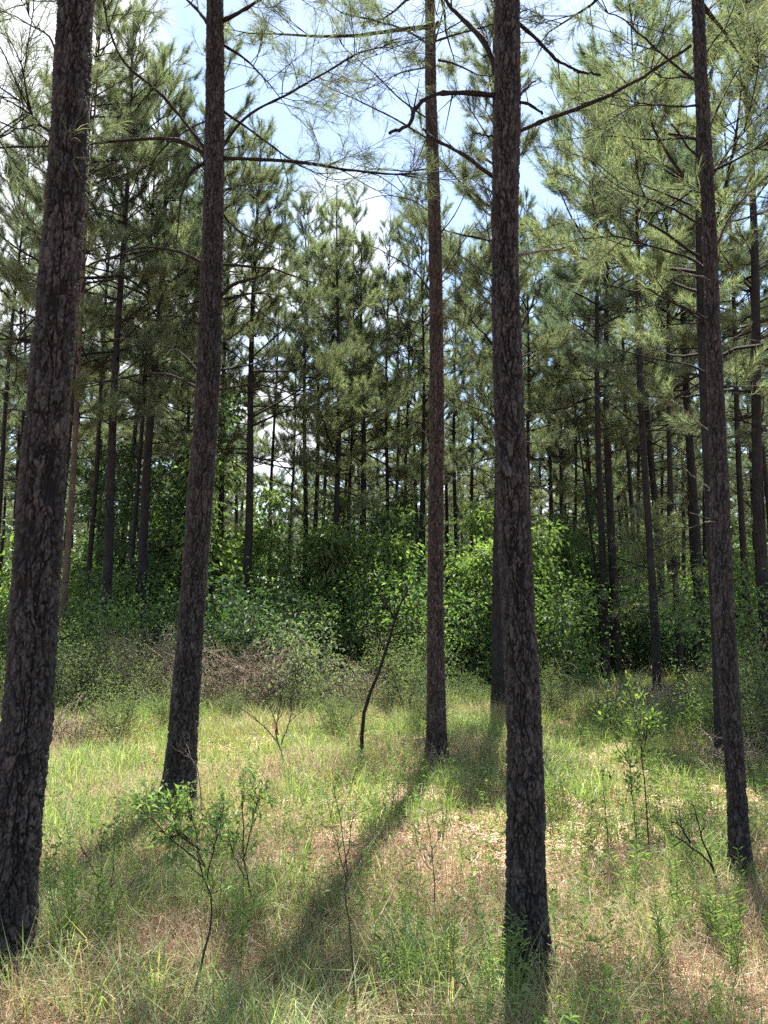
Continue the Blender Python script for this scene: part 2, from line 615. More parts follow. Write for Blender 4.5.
    rad2 = rr[:, None] * butt + (h - .6) * depth
    P = np.stack([cx[:, None] + rad2 * np.cos(T), cyy[:, None] + rad2 * np.sin(T), Z], -1)
    mb = MB()
    i, j = np.meshgrid(np.arange(nz - 1), np.arange(nt_), indexing='ij')
    j2 = (j + 1) % nt_
    q = np.stack([i * nt_ + j, i * nt_ + j2, (i + 1) * nt_ + j2, (i + 1) * nt_ + j], -1).reshape(-1, 4)
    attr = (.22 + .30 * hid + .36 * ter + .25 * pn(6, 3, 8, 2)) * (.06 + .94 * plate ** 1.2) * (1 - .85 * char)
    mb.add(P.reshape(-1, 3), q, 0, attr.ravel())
    return mb


# ------------------------------------------------------------------ pine crown (woody limbs + needle brushes)
def sprig(mb, g, p0, d0, L, r, nn_, nl, nw, fine, droop=.0, m_w=0, m_n=1):
    """a curved twig with side shoots, each ending in a brush of needles"""
    n = 5
    d = unit(d0)
    p = [np.array(p0)]
    for k in range(n):
        d = unit(d + g.normal(size=3) * .16 + np.array([0, 0, .10 - droop]))
        p.append(p[-1] + d * L / n)
    p = np.array(p)
    tube(mb, p, np.linspace(r, r * .4, n + 1), 4 if fine else 3, m_w)
    tips, td = [p[-1]], [p[-1] - p[-2]]
    for k in range(1, n):
        for _ in range(1 if g.random() < .75 else 2):
            sd_ = unit(np.cross(p[k + 1] - p[k], g.normal(size=3)))
            dd = unit(unit(p[k + 1] - p[k]) * .8 + sd_ * .8 + np.array([0, 0, .25]))
            l = L * g.uniform(.16, .34)
            q = p[k] + dd * l * .5
            e = q + unit(dd + np.array([0, 0, .4])) * l * .5
            tube(mb, [p[k], q, e], [r * .55, r * .45, r * .3], 3, m_w)
            tips.append(e)
            td.append(e - q)
    (needles if fine else needles_flat)(mb, tips, td, nn_, nl, nw, g, (8, 58), back=.09, m=m_n)


def pine_crown(seed, H, zb, Lmax, dens=1.0, nw=.007, nn_=13, rise=1.0, wood='limb', leafm='needle', top_only=False, tuft=1.0, sub=7):
    g = np.random.default_rng(seed)
    mb = MB()
    z = zb
    lop, laz = g.uniform(.1, .35), g.uniform(0, 6.28)
    tips, td = [], []
    while z < H - .25:
        t = (z - zb) / (H - zb)
        for k in range(g.integers(2, 5)):
            if g.random() > dens * (.45 + .9 * t if t < .6 else 1):
                continue
            az = g.uniform(0, 2 * np.pi)
            prof = min(1, .60 + 1.6 * t) * (1 - t ** 1.35) ** .8 + .10
            L = Lmax * prof * g.uniform(.45, 1.2) * (1 + lop * math.cos(az - laz + z * .35))
            el = R(10 + 40 * t * rise + g.uniform(-16, 18))
            d = np.array([math.cos(az) * math.cos(el), math.sin(az) * math.cos(el), math.sin(el)])
            p = [np.array([0, 0, z + g.uniform(-.1, .1)])]
            n = 6
            for q in range(n):
                d = unit(d + g.normal(size=3) * .10 + np.array([0, 0, (.10 if q > 2 else -.02)]))
                p.append(p[-1] + d * L / n)
            p = np.array(p)
            r0 = .008 + .010 * L
            tube(mb, p, np.linspace(r0, .004, n + 1), 4, 0)
            ns = int(max(2, sub * L / Lmax + 1))
            for s in range(ns):
                f = g.uniform(.42 - .2 * t, 1.0) ** .75
                kf = f * n
                k0 = min(int(kf), n - 1)
                b = p[k0] + (p[k0 + 1] - p[k0]) * (kf - k0)
                ax = unit(p[k0 + 1] - p[k0])
                sdv = unit(np.cross(ax, [0, 0, 1.0])) * (1 if s % 2 else -1)
                dd = unit(ax * .7 + sdv * g.uniform(.3, .9) + np.array([0, 0, g.uniform(0, .5)]))
                l = L * g.uniform(.18, .36) * (1.25 - .6 * f) + .12
                m1 = b + dd * l * .55 + np.array([0, 0, -.01])
                e = m1 + unit(dd + np.array([0, 0, .5])) * l * .45
                tube(mb, [b, m1, e], [.006, .005, .003], 3, 0)
                tips += [e, m1 + (e - m1) * .2]
                td += [e - m1, e - m1]
                if l > .4:
                    for _ in range(2):
                        d3 = unit(dd + g.normal(size=3) * .6 + np.array([0, 0, .3]))
                        e3 = b + dd * l * g.uniform(.3, .7) + d3 * l * .35
                        tips.append(e3)
                        td.append(d3)
            tips.append(p[-1])
            td.append(p[-1] - p[-2])
        z += g.uniform(.20, .50)
    tips.append(np.array([0, 0, H]))
    td.append(np.array([0, 0, 1.0]))
    needles_flat(mb, tips, td, nn_, .20 * tuft, nw, g, (12, 62), back=.30, m=1)
    me = mb.mesh('crown', [MAT[wood], MAT[leafm]], smooth=False)
    return me


def bare_branch(seed, L, drop=-.1):
    """a dead bare limb with a few forks, along +X"""
    g = np.random.default_rng(seed)
    mb = MB()
    p = [np.zeros(3)]
    d = unit(np.array([1.0, 0, g.uniform(-.1, .5)]))
    n = 6
    for k in range(n):
        d = unit(d + g.normal(size=3) * .12 + np.array([0, 0, drop * .3]))
        p.append(p[-1] + d * L / n)
    p = np.array(p)
    tube(mb, p, np.linspace(.012 + .004 * L, .003, n + 1), 5)
    for k in range(2, n):
        if g.random() < .8:
            dd = unit((p[k] - p[k - 1]) / np.linalg.norm(p[k] - p[k - 1]) + g.normal(size=3) * .6)
            l = L * g.uniform(.12, .32)
            q = p[k] + dd * l * .5
            tube(mb, [p[k], q, q + unit(dd + g.normal(size=3) * .3) * l * .5], [.006, .004, .002], 3)
    return mb.mesh('branch', MAT['limb'])


BARE = [bare_branch(70 + k, L) for k, L in enumerate((.7, 1.0, 1.3, 1.6, 1.9, 1.1))]


def limb_part(tree, base, pts, r0, r1, mat, seed, needled=0, fine=True, nl=.19, nw=.0032, jit=.012, reach=(.45, 1.0)):
    """one limb of a near pine (branch) with its needled shoots (foliage) below it"""
    g = np.random.default_rng(seed)
    pts = np.asarray(pts) - base
    n = max(6, len(pts) * 5)
    p = smooth_path(pts, n)
    jitv = np.cumsum(g.normal(size=p.shape) * jit * .5, 0) * np.linspace(0, 1, n)[:, None]
    p = p + jitv
    mb = MB()
    rad = np.linspace(r0, r1, n) * (1 + .10 * g.normal(size=n))
    rad[0] *= 1.5
    tube(mb, p, rad, 8)
    for k in range(2, n - 1):                      # knots and short side stubs
        if g.random() < .22:
            dd = unit(g.normal(size=3) + np.array([0, 0, .3]))
            tube(mb, [p[k], p[k] + dd * .05, p[k] + dd * g.uniform(.06, .22)], [rad[k] * .45, rad[k] * .3, .0015], 4)
    br = link('branch', mb.mesh('branch', MAT[mat]), tree)
    if needled:
        fb = MB()
        for k in range(int(needled * 1.6)):
            f = g.uniform(*reach)
            i = min(int(f * (n - 1)), n - 2)
            ax = unit(p[i + 1] - p[i])
            dd = unit(ax * .6 + g.normal(size=3) * .6 + np.array([0, 0, .2]))
            sprig(fb, g, p[i], dd, g.uniform(.35, .85), .005, 20, nl, nw, fine, droop=g.uniform(0, .16))
        sprig(fb, g, p[-1], p[-1] - p[-2], .55, .005, 16, nl, nw, fine)
        link('foliage', fb.mesh('foliage', [MAT['limb'], MAT['needle']], smooth=False), br)
    return br


def near_pine(Y, trace, label, seed, Htot, crown, mat='bark', scars=(), cell=.031, depth=.019, group=None, dz=.0065, nt_=170):
    """trace: (pixel x, pixel y, width in pixels) from the base up; above the picture the trunk runs on straight"""
    pts, rads = [], []
    for (px, py, wd) in trace:
        q = at(px, py, Y)
        depth_ = (q - EYEP) @ f0
        pts.append(q)
        rads.append(wd * depth_ / F / 2)
    pts, rads = np.array(pts), np.array(rads)
    base = np.array([pts[0, 0], Y, float(ground_z(pts[0, 0], Y))])
    t = thing('pine_tree', label, 'pine tree', base, group=group)
    loc = pts - base
    loc[0, 2] = -.06
    # visible trunk in relief, topped by a plain continuation
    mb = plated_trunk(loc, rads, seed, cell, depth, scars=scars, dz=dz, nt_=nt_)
    slope = (loc[-1] - loc[-3]) / (loc[-1, 2] - loc[-3, 2])
    zt = np.linspace(loc[-1, 2] - .05, Htot, 14)
    up = loc[-1] + slope * (zt - loc[-1, 2])[:, None] * np.linspace(1, .6, 14)[:, None]
    up[:, 2] = zt
    tube(mb, up, np.linspace(rads[-1] * .97, .012, 14), 12)
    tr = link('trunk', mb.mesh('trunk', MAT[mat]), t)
    if crown:
        cm, s = crown
        ax = slope / np.linalg.norm(slope)
        o = link('crown', cm, t, loc[-1] - slope * loc[-1, 2] * .9, (0, 0, seed * 1.7), s)
        o.location.z = 0
    return t, base


# crowns well above the picture for the nearest pines (they throw the dappled shade)
CR_NEAR = [pine_crown(301, 15.5, 6.3, 2.1, dens=.72, nw=.007, nn_=22, sub=7),
           pine_crown(302, 16.5, 8.2, 2.3, dens=.72, nw=.007, nn_=22, sub=7),
           pine_crown(303, 15.5, 9.2, 2.6, dens=.72, nw=.007, nn_=22, sub=7),
           pine_crown(304, 15.5, 8.4, 3.1, dens=1.0, nw=.0075, nn_=34, sub=10)]

tA, bA = near_pine(3.7, [(3, 990, 48), (9, 900, 48), (21, 770, 46), (29, 700, 45), (37, 570, 43), (43, 480, 41), (49, 400, 38), (57, 300, 37),
                         (65, 200, 35.5), (71, 100, 34), (76, 0, 32.5), (79, -60, 32)],
                   'thick pine trunk with a charred scar, nearest at the left edge of the photo', 21, 16, (CR_NEAR[1], 1.0),
                   scars=((-1.75, 1.96, .045, .10, .5), (-.75, 2.22, .04, .07, .5), (-1.3, 3.12, .03, .05, .5), (-1.2, 3.75, .02, .03, .5), (-1.9, 1.72, .04, .06, .4)), cell=.037, depth=.023)
tB, bB = near_pine(6.6, [(174, 818, 34), (180, 770, 30), (187, 680, 27), (193, 600, 24), (200, 500, 24.5), (207, 400, 23), (211, 300, 21.5), (213.5, 200, 19.5),
                         (215, 100, 18), (215, 0, 15.5), (215, -60, 15)],
                   'dark pine trunk bending near its base behind the leafy sapling, with long drooping limbs', 22, 16, (CR_NEAR[2], 1.05), cell=.033)
tC, bC = near_pine(8.7, [(437, 768, 22), (436.5, 740, 19.5), (435.5, 600, 16), (436, 500, 15), (436.6, 400, 14.3), (436, 300, 13), (434, 200, 12.3), (431, 100, 11),
                         (430, 0, 9.5), (429, -60, 9)],
                   'slim reddish pine trunk in the middle, its shadow stretching toward the camera', 23, 15.5, (CR_NEAR[3], 1.0), 'bark_red', cell=.028, depth=.014, nt_=110, dz=.010)
tD, bD = near_pine(3.75, [(528.5, 992, 44), (527, 930, 40), (526, 880, 37.5), (524.5, 740, 34), (518, 600, 31), (513, 500, 30), (509, 400, 28.5), (505.5, 300, 26.2),
                          (505, 200, 25.3), (507, 100, 24.5), (507.6, 0, 23), (508, -60, 22)],
                   'straight plated pine trunk standing right of centre with broken limb stubs', 24, 16, (CR_NEAR[0], 1.05), cell=.032)
tF, bF = near_pine(4.96, [(744, 888, 19.8), (740, 850, 18.9), (735, 770, 18.0), (723.5, 600, 18.9), (720, 500, 17.6), (716, 400, 14.8), (712, 300, 13.1), (708, 200, 12.6),
                          (702, 100, 12.2), (698, 0, 10.8), (696, -60, 10.8)],
                   'slim dark pine trunk leaning at the right with many thin bare branches', 25, 14, (CR_NEAR[0], .92), cell=.026, depth=.013, nt_=100, dz=.008)


def limbs(tree, base, Y, specs, seed, mat='limb'):
    for k, (r0, r1, dzz, nee, px) in enumerate(specs):
        n = len(px)
        pts = [at(x, y, Y + dzz * (i / max(1, n - 1))) for i, (x, y) in enumerate(px)]
        limb_part(tree, base, pts, r0, r1, mat, seed + k, nee)


limbs(tB, bB, 6.6, [
    (.022, .008, .4, 5, [(210, 156), (180, 142), (150, 140), (85, 146), (0, 152), (-30, 160)]),
    (.018, .005, -.5, 5, [(210, 155), (165, 98), (125, 62), (108, 20), (104, -10)]),
    (.017, .006, .5, 10, [(219, 152), (245, 118), (290, 92), (345, 62), (400, 42)]),
    (.018, .007, -.3, 8, [(219, 158), (300, 161), (350, 168), (412, 172)]),
    (.020, .004, -.4, 0, [(207, 162), (190, 172), (178, 200), (171, 244)]),
    (.022, .008, .3, 3, [(208, 22), (195, 8), (170, -14)]),
    (.022, .009, -.3, 4, [(220, 22), (245, 10), (280, -10)]),
    (.014, .004, .5, 4, [(219, 42), (245, 60), (262, 80), (282, 108)]),
    (.014, .004, .3, 4, [(219, 108), (245, 126), (290, 158), (330, 178)]),
    (.016, .005, .5, 0, [(203, 263), (175, 250), (140, 247), (95, 262), (78, 268)]),
    (.015, .005, .4, 0, [(219, 264), (255, 267), (280, 270), (318, 286)]),
    (.020, .006, -.4, 0, [(218, 298), (236, 284), (258, 278), (275, 268)]),
    (.008, .003, -.4, 0, [(240, 290), (258, 308), (285, 326), (300, 328)]),
    (.014, .005, .4, 0, [(199, 389), (170, 375), (140, 374), (100, 384), (70, 391)]),
    (.012, .003, .4, 0, [(216, 390), (250, 386), (275, 390), (305, 402)]),
    (.010, .003, .5, 0, [(214, 118), (190, 128), (160, 150), (140, 182), (132, 210)]),
    (.010, .003, .6, 0, [(219, 210), (240, 232), (270, 246), (296, 252)]),
    (.009, .003, -.4, 0, [(208, 330), (185, 318), (150, 318), (120, 330)]),
    (.009, .002, .4, 0, [(218, 345), (240, 330), (268, 300), (290, 292)]),
    (.010, .003, .8, 0, [(201, 375), (180, 352), (150, 342), (110, 338)]),
], 400)
limbs(tD, bD, 3.75, [
    (.021, .006, .3, 3, [(505, 100), (497, 72), (480, 38), (455, 15), (434, -4), (420, -20)]),
    (.014, .008, -.15, 0, [(500, 96), (460, 92), (432, 94), (414, 104), (405, 118), (385, 126)]),
    (.011, .008, .1, 0, [(498, 180), (470, 160), (445, 142), (420, 125)]),
    (.012, .009, .1, 0, [(513, 134), (545, 120), (590, 104), (635, 84), (692, 54)]),
    (.010, .006, .2, 0, [(515, 20), (540, 42), (560, 64), (580, 74), (598, 80)]),
    (.010, .006, -.1, 0, [(514, 102), (528, 103), (541, 103)]),
    (.008, .004, .1, 0, [(513, 99), (526, 90), (537, 85)]),
    (.007, .004, -.05, 0, [(498, 139), (488, 136), (477, 135)]),
    (.010, .004, .25, 0, [(512, 345), (522, 325), (529, 305), (533, 287)]),
], 430)
limbs(tD, bD, 3.75, [(.008, .006, -.05, 0, [(514, 256), (535, 252), (557, 248)])], 445, 'dead_wood')
limbs(tC, bC, 8.7, [
    (.016, .006, .5, 7, [(431, 46), (405, 30), (380, 22), (340, 12), (320, -8)]),
    (.016, .006, .3, 3, [(431, 43), (450, 36), (485, 26), (530, 10)]),
    (.015, .004, -.4, 2, [(432, 52), (442, 20), (446, -10)]),
    (.013, .004, .3, 6, [(432, 122), (400, 98), (375, 72), (345, 46), (330, 20)]),
    (.012, .004, .4, 6, [(432, 66), (405, 72), (385, 82), (350, 100)]),
    (.013, .004, -.3, 6, [(433, 142), (395, 120), (350, 100), (300, 80)]),
    (.011, .004, .5, 4, [(433, 168), (405, 172), (370, 172), (340, 190)]),
    (.012, .004, .3, 0, [(436, 298), (415, 272), (395, 258), (375, 246), (345, 236)]),
    (.011, .003, .4, 0, [(437, 285), (452, 258), (470, 232), (490, 210)]),
    (.010, .003, .4, 0, [(437, 286), (455, 272), (475, 262)]),
    (.009, .003, .3, 0, [(434, 215), (410, 200), (380, 196), (352, 206)]),
    (.009, .003, -.3, 0, [(434, 240), (455, 215), (470, 185), (480, 160)]),
    (.008, .002, .4, 0, [(436, 402), (412, 384), (380, 362), (352, 350)]),
    (.010, .003, -.3, 0, [(435, 372), (412, 360), (390, 348), (372, 330)]),
    (.010, .003, .3, 0, [(436, 335), (415, 322), (380, 312), (340, 290)]),
    (.009, .003, .3, 0, [(437, 378), (455, 372), (480, 374)]),
    (.008, .002, .2, 0, [(436, 440), (412, 424), (395, 408)]),
    (.008, .002, -.2, 0, [(437, 472), (455, 478), (490, 490)]),
    (.007, .002, .2, 0, [(437, 470), (452, 462), (470, 450)]),
], 460)
limbs(tF, bF, 4.96, [
    (.010, .004, .4, 5, [(705, 88), (680, 68), (655, 45), (630, 24), (600, 10)]),
    (.009, .003, .5, 4, [(706, 84), (685, 78), (660, 80), (640, 70)]),
    (.009, .003, -.3, 3, [(704, 105), (670, 104), (620, 98)]),
    (.010, .003, .4, 3, [(707, 140), (680, 138), (640, 140), (600, 140)]),
    (.009, .003, .6, 2, [(711, 175), (690, 190), (655, 210), (620, 195)]),
    (.012, .004, .4, 3, [(711, 275), (690, 258), (655, 246), (620, 232), (600, 214)]),
    (.011, .004, .3, 2, [(709, 230), (685, 216), (660, 204), (632, 196)]),
    (.010, .004, -.3, 0, [(713, 322), (690, 312), (665, 302), (645, 293)]),
    (.009, .003, .4, 0, [(716, 380), (690, 366), (650, 360), (610, 350), (590, 340)]),
    (.010, .003, .3, 4, [(710, 180), (730, 150), (752, 130), (775, 110)]),
    (.009, .003, .4, 4, [(708, 130), (722, 100), (745, 60), (770, 30)]),
    (.010, .003, -.3, 3, [(711, 172), (735, 160), (760, 148), (780, 130)]),
    (.008, .003, .4, 3, [(702, 60), (718, 35), (735, 15), (745, -10)]),
    (.009, .003, .3, 2, [(710, 260), (730, 215), (750, 190), (775, 175)]),
], 490)
limbs(tF, bF, 4.96, [
    (.006, .002, .2, 0, [(711, 278), (695, 275), (672, 273), (655, 272)]),
    (.006, .002, -.2, 0, [(716, 350), (735, 338), (756, 326)]),
    (.005, .002, .2, 0, [(716, 435), (700, 424), (682, 405), (672, 395)]),
    (.006, .002, .2, 0, [(720, 498), (706, 486), (690, 474), (672, 466)]),
    (.004, .002, -.1, 0, [(720, 522), (712, 520), (703, 519)]),
], 510, 'dead_wood')
limbs(tA, bA, 3.7, [
    (.008, .002, .5, 5, [(68, 92), (52, 40), (36, 24), (20, -5)]),
    (.007, .002, .4, 5, [(69, 128), (45, 128), (20, 100), (-10, 90)]),
    (.006, .002, .5, 5, [(66, 150), (40, 125), (10, 130), (-20, 140)]),
    (.008, .002, .3, 3, [(80, 12), (95, 10), (106, -8)]),
    (.007, .002, .6, 1, [(60, 305), (30, 322), (12, 345), (8, 372)]),
], 530)

# ------------------------------------------------------------------ pines of the middle distance and the far wood
CROWNS = [pine_crown(200 + k, 16, zb, L, dens=.92, nw=.0085, nn_=40, leafm=lm, sub=11) for k, (zb, L, lm) in enumerate(
    [(5.6, 2.6, 'needle'), (6.8, 2.4, 'needle_blue'), (5.6, 2.6, 'needle'), (7.6, 2.5, 'needle'), (6.2, 2.3, 'needle_blue'), (5.0, 2.3, 'needle')])]


def plain_trunk(H, r, seed, bow=.05):
    g = np.random.default_rng(seed)
    z = np.concatenate([[-.1], np.geomspace(.15, H, 22)])
    ph = g.uniform(0, 6.28, 2)
    p = np.stack([bow * np.sin(z * .55 + ph[0]) - bow * np.sin(ph[0]), bow * np.sin(z * .45 + ph[1]) - bow * np.sin(ph[1]), z], -1)
    rad = r * (1 - (np.clip(z, 0, None) / H) ** 1.2 * .9) * (1 + .3 * np.exp(-np.clip(z, 0, None) / .2)) * (1 + .03 * g.normal(size=len(z)))
    mb = MB()
    tube(mb, smooth_path(p, 60), np.interp(np.linspace(0, 1, 60), np.linspace(0, 1, 23), rad), 12)
    return mb


n_pine = 0


def mid_pine(Y, p1, p2, wpx, label, H=16.0, crown=None, nbare=5, mat='bark_far', group=None, cat='pine tree', barez=(1.8, 6.0)):
    """a pine through two pixels of its trunk, Y metres off"""
    global n_pine
    n_pine += 1
    k = n_pine
    a, b = at(*p1, Y), at(*p2, Y)
    sl = (b - a) / (b[2] - a[2])
    bx = a[0] - sl[0] * a[2]
    base = (bx, Y, float(ground_z(bx, Y)))
    r = wpx * Y / F / 2
    t = thing('pine_tree', label, cat, base, (0, math.atan(sl[0]), 0), group)
    link('trunk', plain_trunk(H, r * 1.08, 900 + k).mesh('trunk', MAT[mat]), t)
    s = H / 16
    c = CROWNS[k % 6 if crown is None else crown]
    link('crown', c, t, (0, 0, 0), (0, 0, k * 2.4), (s * .97, s * .97, s))
    g = np.random.default_rng(k)
    for q in range(nbare):
        link('branch', BARE[(k + q) % 6], t, (0, 0, g.uniform(*barez)), (g.uniform(-.2, .2), g.uniform(-.5, .1), g.uniform(0, 6.28)), g.uniform(.7, 1.1))
    return t


# the fishbone pine right behind the straight trunk
crE = pine_crown(250, 15.5, 4.6, 1.9, dens=.95, nw=.007, nn_=34, rise=1.3, sub=11)
CROWNS.append(crE)
mid_pine(13.6, (500, 700), (497, 350), 15.5, 'pine half hidden behind the straight plated trunk, its rising branches showing on both sides', 15.5, 6, 9, barez=(3.2, 6.5))
mid_pine(9.0, (722, 740), (710, 250), 13, 'thin pine standing close behind the leaning right trunk, base in tall grass', 13.5, 5, 5, barez=(3, 6))
mid_pine(17, (106, 595), (121, 300), 10, 'grey knobbly pine trunk left of centre, leaning, before a dark broadleaf tree', 16.2, 0, 6)
mid_pine(19, (143, 600), (160, 300), 10, 'grey pine trunk leaning right, between the grey knobbly trunk and the bent near trunk', 16.5, 1, 5)
mid_pine(20, (244, 600), (254, 290), 9, 'kinked brown pine trunk beside the low bright gap of sky', 15.3, 2, 4)
mid_pine(24, (303, 590), (306, 330), 5.5, 'thin black pine trunk, left one of the close pair right of the sky gap', 15.5, 3, 3)
mid_pine(27, (313, 540), (320, 290), 5.5, 'thin dark pine trunk, right one of the close pair right of the sky gap', 16, 4, 3)
mid_pine(22, (336, 600), (337, 320), 7, 'upright grey pine trunk rising behind the pale silvery shrub', 14.5, 5, 4)
mid_pine(25, (361, 600), (361, 380), 7.5, 'dark pine trunk above the top of the leaning dead sapling', 14.5, 0, 6)
mid_pine(34, (347, 500), (350, 420), 4, 'very thin far pine between the grey upright trunk and the dark trunk beside it', 15, 1, 3)
mid_pine(30, (397, 510), (398, 400), 4.7, 'thin dark pine left of the slim reddish trunk, the left one of two', 15.5, 2, 3)
mid_pine(33, (416, 505), (415, 410), 4.7, 'thin dark pine left of the slim reddish trunk, the right one of two', 15.5, 3, 3)
mid_pine(38, (426, 500), (426, 420), 3.4, 'faint far pine trunk touching the left side of the slim reddish trunk', 15, 4, 0)
mid_pine(30, (549, 555), (547, 390), 5, 'lone thin pine in the green gap right of the straight plated trunk', 15.5, 5, 4)
mid_pine(18, (606, 670), (599, 350), 7.5, 'dark vine-covered pine trunk, left one of the tight pair at centre right', 15.8, 1, 6, barez=(2.5, 7))
mid_pine(20, (614, 585), (609, 350), 9, 'thicker dark pine trunk, right one of the tight pair at centre right', 16.5, 0, 6, barez=(2.5, 7))
mid_pine(15, (657, 690), (641, 250), 8, 'grey pine trunk leaning left above the soft young pine at right', 15.5, 4, 6)
mid_pine(18, (681, 680), (667, 250), 6, 'slender pine trunk between two thicker grey ones at the right', 15.8, 2, 4)
mid_pine(20, (699, 640), (680, 200), 10, 'stout straight grey pine trunk just left of the leaning right trunk', 17.5, 1, 5)
mid_pine(26, (707, 560), (703, 350), 6, 'dark pine trunk glimpsed just left of the leaning right trunk', 16.5, 3, 5)
mid_pine(19, (747, 600), (733, 280), 7, 'dark slim pine trunk between the leaning right trunk and the photo edge', 16, 4, 6)
mid_pine(14, (767, 590), (749, 180), 12, 'thick dark pine trunk at the right edge of the photo', 16.5, 5, 5)
mid_pine(22, (2, 450), (9, 370), 6, 'thin pine trunk at the far left edge, left of the charred trunk', 16.5, 1, 5)
mid_pine(16, (66, 540), (76, 380), 6.5, 'pale brown pine trunk right beside the charred trunk, pale vine at its foot', 16, 2, 5, 'bark_tan')
mid_pine(22, (217, 560), (223, 400), 6.5, 'dark pine trunk peeping out just right of the bent near trunk', 16, 3, 4)
mid_pine(26, (22, 420), (27, 250), 5, 'far thin pine with a feathery crown at the upper left', 17, 0, 4)
mid_pine(32, (99, 490), (102, 430), 4.5, 'thin far pine left of the grey knobbly trunk', 16, 3, 3)
mid_pine(30, (640, 545), (638, 430), 4.5, 'thin far pine beside the leaning grey trunk at right', 16, 0, 3)
mid_pine(34, (623, 545), (622, 470), 3.8, 'thin far pine just right of the tight dark pair', 16, 2, 3)
mid_pine(36, (664, 520), (662, 400), 4, 'thin far pine seen between the leaning grey and slender trunks', 16, 4, 3)
mid_pine(28, (577, 560), (575, 420), 3.6, 'thin far pine between the lone thin pine and the tight dark pair', 14.5, 1, 3)

for (Yq, px, wq, hq, lab) in (
        (25, 385, 4.5, 15.2, 'slender pine behind the leaning dead sapling, its crown against the sky gap'),
        (28, 456, 4.5, 16.0, 'slender pine seen between the slim reddish trunk and the fishbone pine'),
        (31, 474, 4.5, 16.5, 'thin pine just left of the straight plated trunk, deep in the wood'),
        (26, 408, 4.0, 15.0, 'very slender pine left of the slim reddish trunk, thinner than its neighbours'),
        (24, 533, 5.0, 15.5, 'pine trunk close to the right side of the straight plated trunk'),
        (27, 564, 4.5, 16.0, 'straight thin pine right of the lone thin pine in the green gap'),
        (30, 590, 4.5, 16.5, 'straight thin pine just left of the tight dark pair'),
        (23, 633, 5.0, 16.0, 'dark straight pine between the tight pair and the leaning grey trunk'),
        (25, 726, 5.0, 16.5, 'thin dark pine hugging the right side of the leaning right trunk'),
        (28, 290, 3.6, 14.0, 'thin pine at the right rim of the low sky gap'),
        (29, 325, 4.2, 15.5, 'thin pine between the close black pair and the upright grey trunk'),
        (23, 182, 5.0, 17.0, 'dark pine hidden partly by the bent near trunk, left of it'),
        (26, 350, 4.4, 16.8, 'tall slim pine just right of the upright grey trunk, crown touching the white cloud gap'),
        (24, 422, 4.4, 16.0, 'slim pine almost touching the left side of the slim reddish trunk'),
        (27, 271, 4.0, 16.5, 'thin pine rising in the middle of the low sky gap'),
        (25, 515, 4.4, 16.5, 'pine hidden behind the straight plated trunk except for its crown'),
        (17.5, 58, 6, 17.0, 'pine just left of the pale brown trunk, mostly behind the charred one'),
        (20, 133, 5.0, 17.5, 'slim pine between the two leaning grey trunks at left'),
        (18.5, 196, 6.0, 17.0, 'pine whose trunk hides behind the bent near trunk, full crown above'),
        (21, 88, 5.5, 17.0, 'tall pine between the pale brown trunk and the grey knobbly trunk')):
    mid_pine(Yq, (px, 560), (px + (436 - px) * .045, 330), wq, lab, hq, None, 5)

# rows of farther pines: look-alikes share meshes and, zone by zone, a label
FARTR = [plain_trunk(16, .115, 60 + k).mesh('trunk', MAT['bark_far']) for k in range(4)]
ZONES = [(-400, 60, 'far pine behind the charred trunk at the left, among its look-alikes', 'far pines behind the charred trunk'),
         (60, 240, 'far pine in the shade behind the dark broadleaf trees at left', 'far pines behind the dark broadleaf trees'),
         (240, 440, 'far pine deep in the wood behind the bright thicket in the middle', 'far pines behind the bright middle thicket'),
         (440, 620, 'far pine deep in the wood behind the green gap right of centre', 'far pines behind the right green gap'),
         (620, 1200, 'far pine deep in the wood behind the grey trunks at right', 'far pines behind the right grey trunks')]
gf = np.random.default_rng(77)
taken = [tuple(o.location[:2]) for o in C.objects if o.type == 'EMPTY']
nfar = 0
for row in range(19):
    Yr = 26 + row * 3.6 + (row > 8) * (row - 8) * 3
    half = Yr * .54 + 3
    for x in np.arange(-half, half, 2.7 + row * .17):
        xx, yy = x + gf.uniform(-.9, .9), Yr + gf.uniform(-1.2, 1.2)
        col = CX + F * xx / yy
        if gf.random() < (.75 if row < 4 and 190 < col < 330 else .10) or min((xx - a) ** 2 + (yy - b) ** 2 for a, b in taken) < 3.2:
            continue
        if 238 < col < 318 and yy < 66:
            continue
        s = gf.uniform(.88, 1.08) * (1.1 if col < 230 or col > 600 else 1)
        if 330 < col < 490:
            s = min(s, .95)
        if yy < 34 and 520 < col < 600:
            continue
        lab, grp = next((l, gname) for a, b, l, gname in ZONES if a <= col < b)
        t = thing('pine_tree', lab, 'pine tree', (xx, yy, 0), (gf.normal() * .022, gf.normal() * .022, gf.uniform(0, 6.28)), grp)
        link('trunk', FARTR[nfar % 4], t, scale=(s, s, s))
        link('crown', CROWNS[int(gf.integers(0, 6))], t, scale=(s * gf.uniform(.8, 1.2), s * gf.uniform(.8, 1.2), s))
        if row < 3:
            for q in range(3):
                link('branch', BARE[(nfar + q) % 6], t, (0, 0, gf.uniform(2, 6)), (0, gf.uniform(-.4, .1), gf.uniform(0, 6.28)))
        nfar += 1
        taken.append((xx, yy))


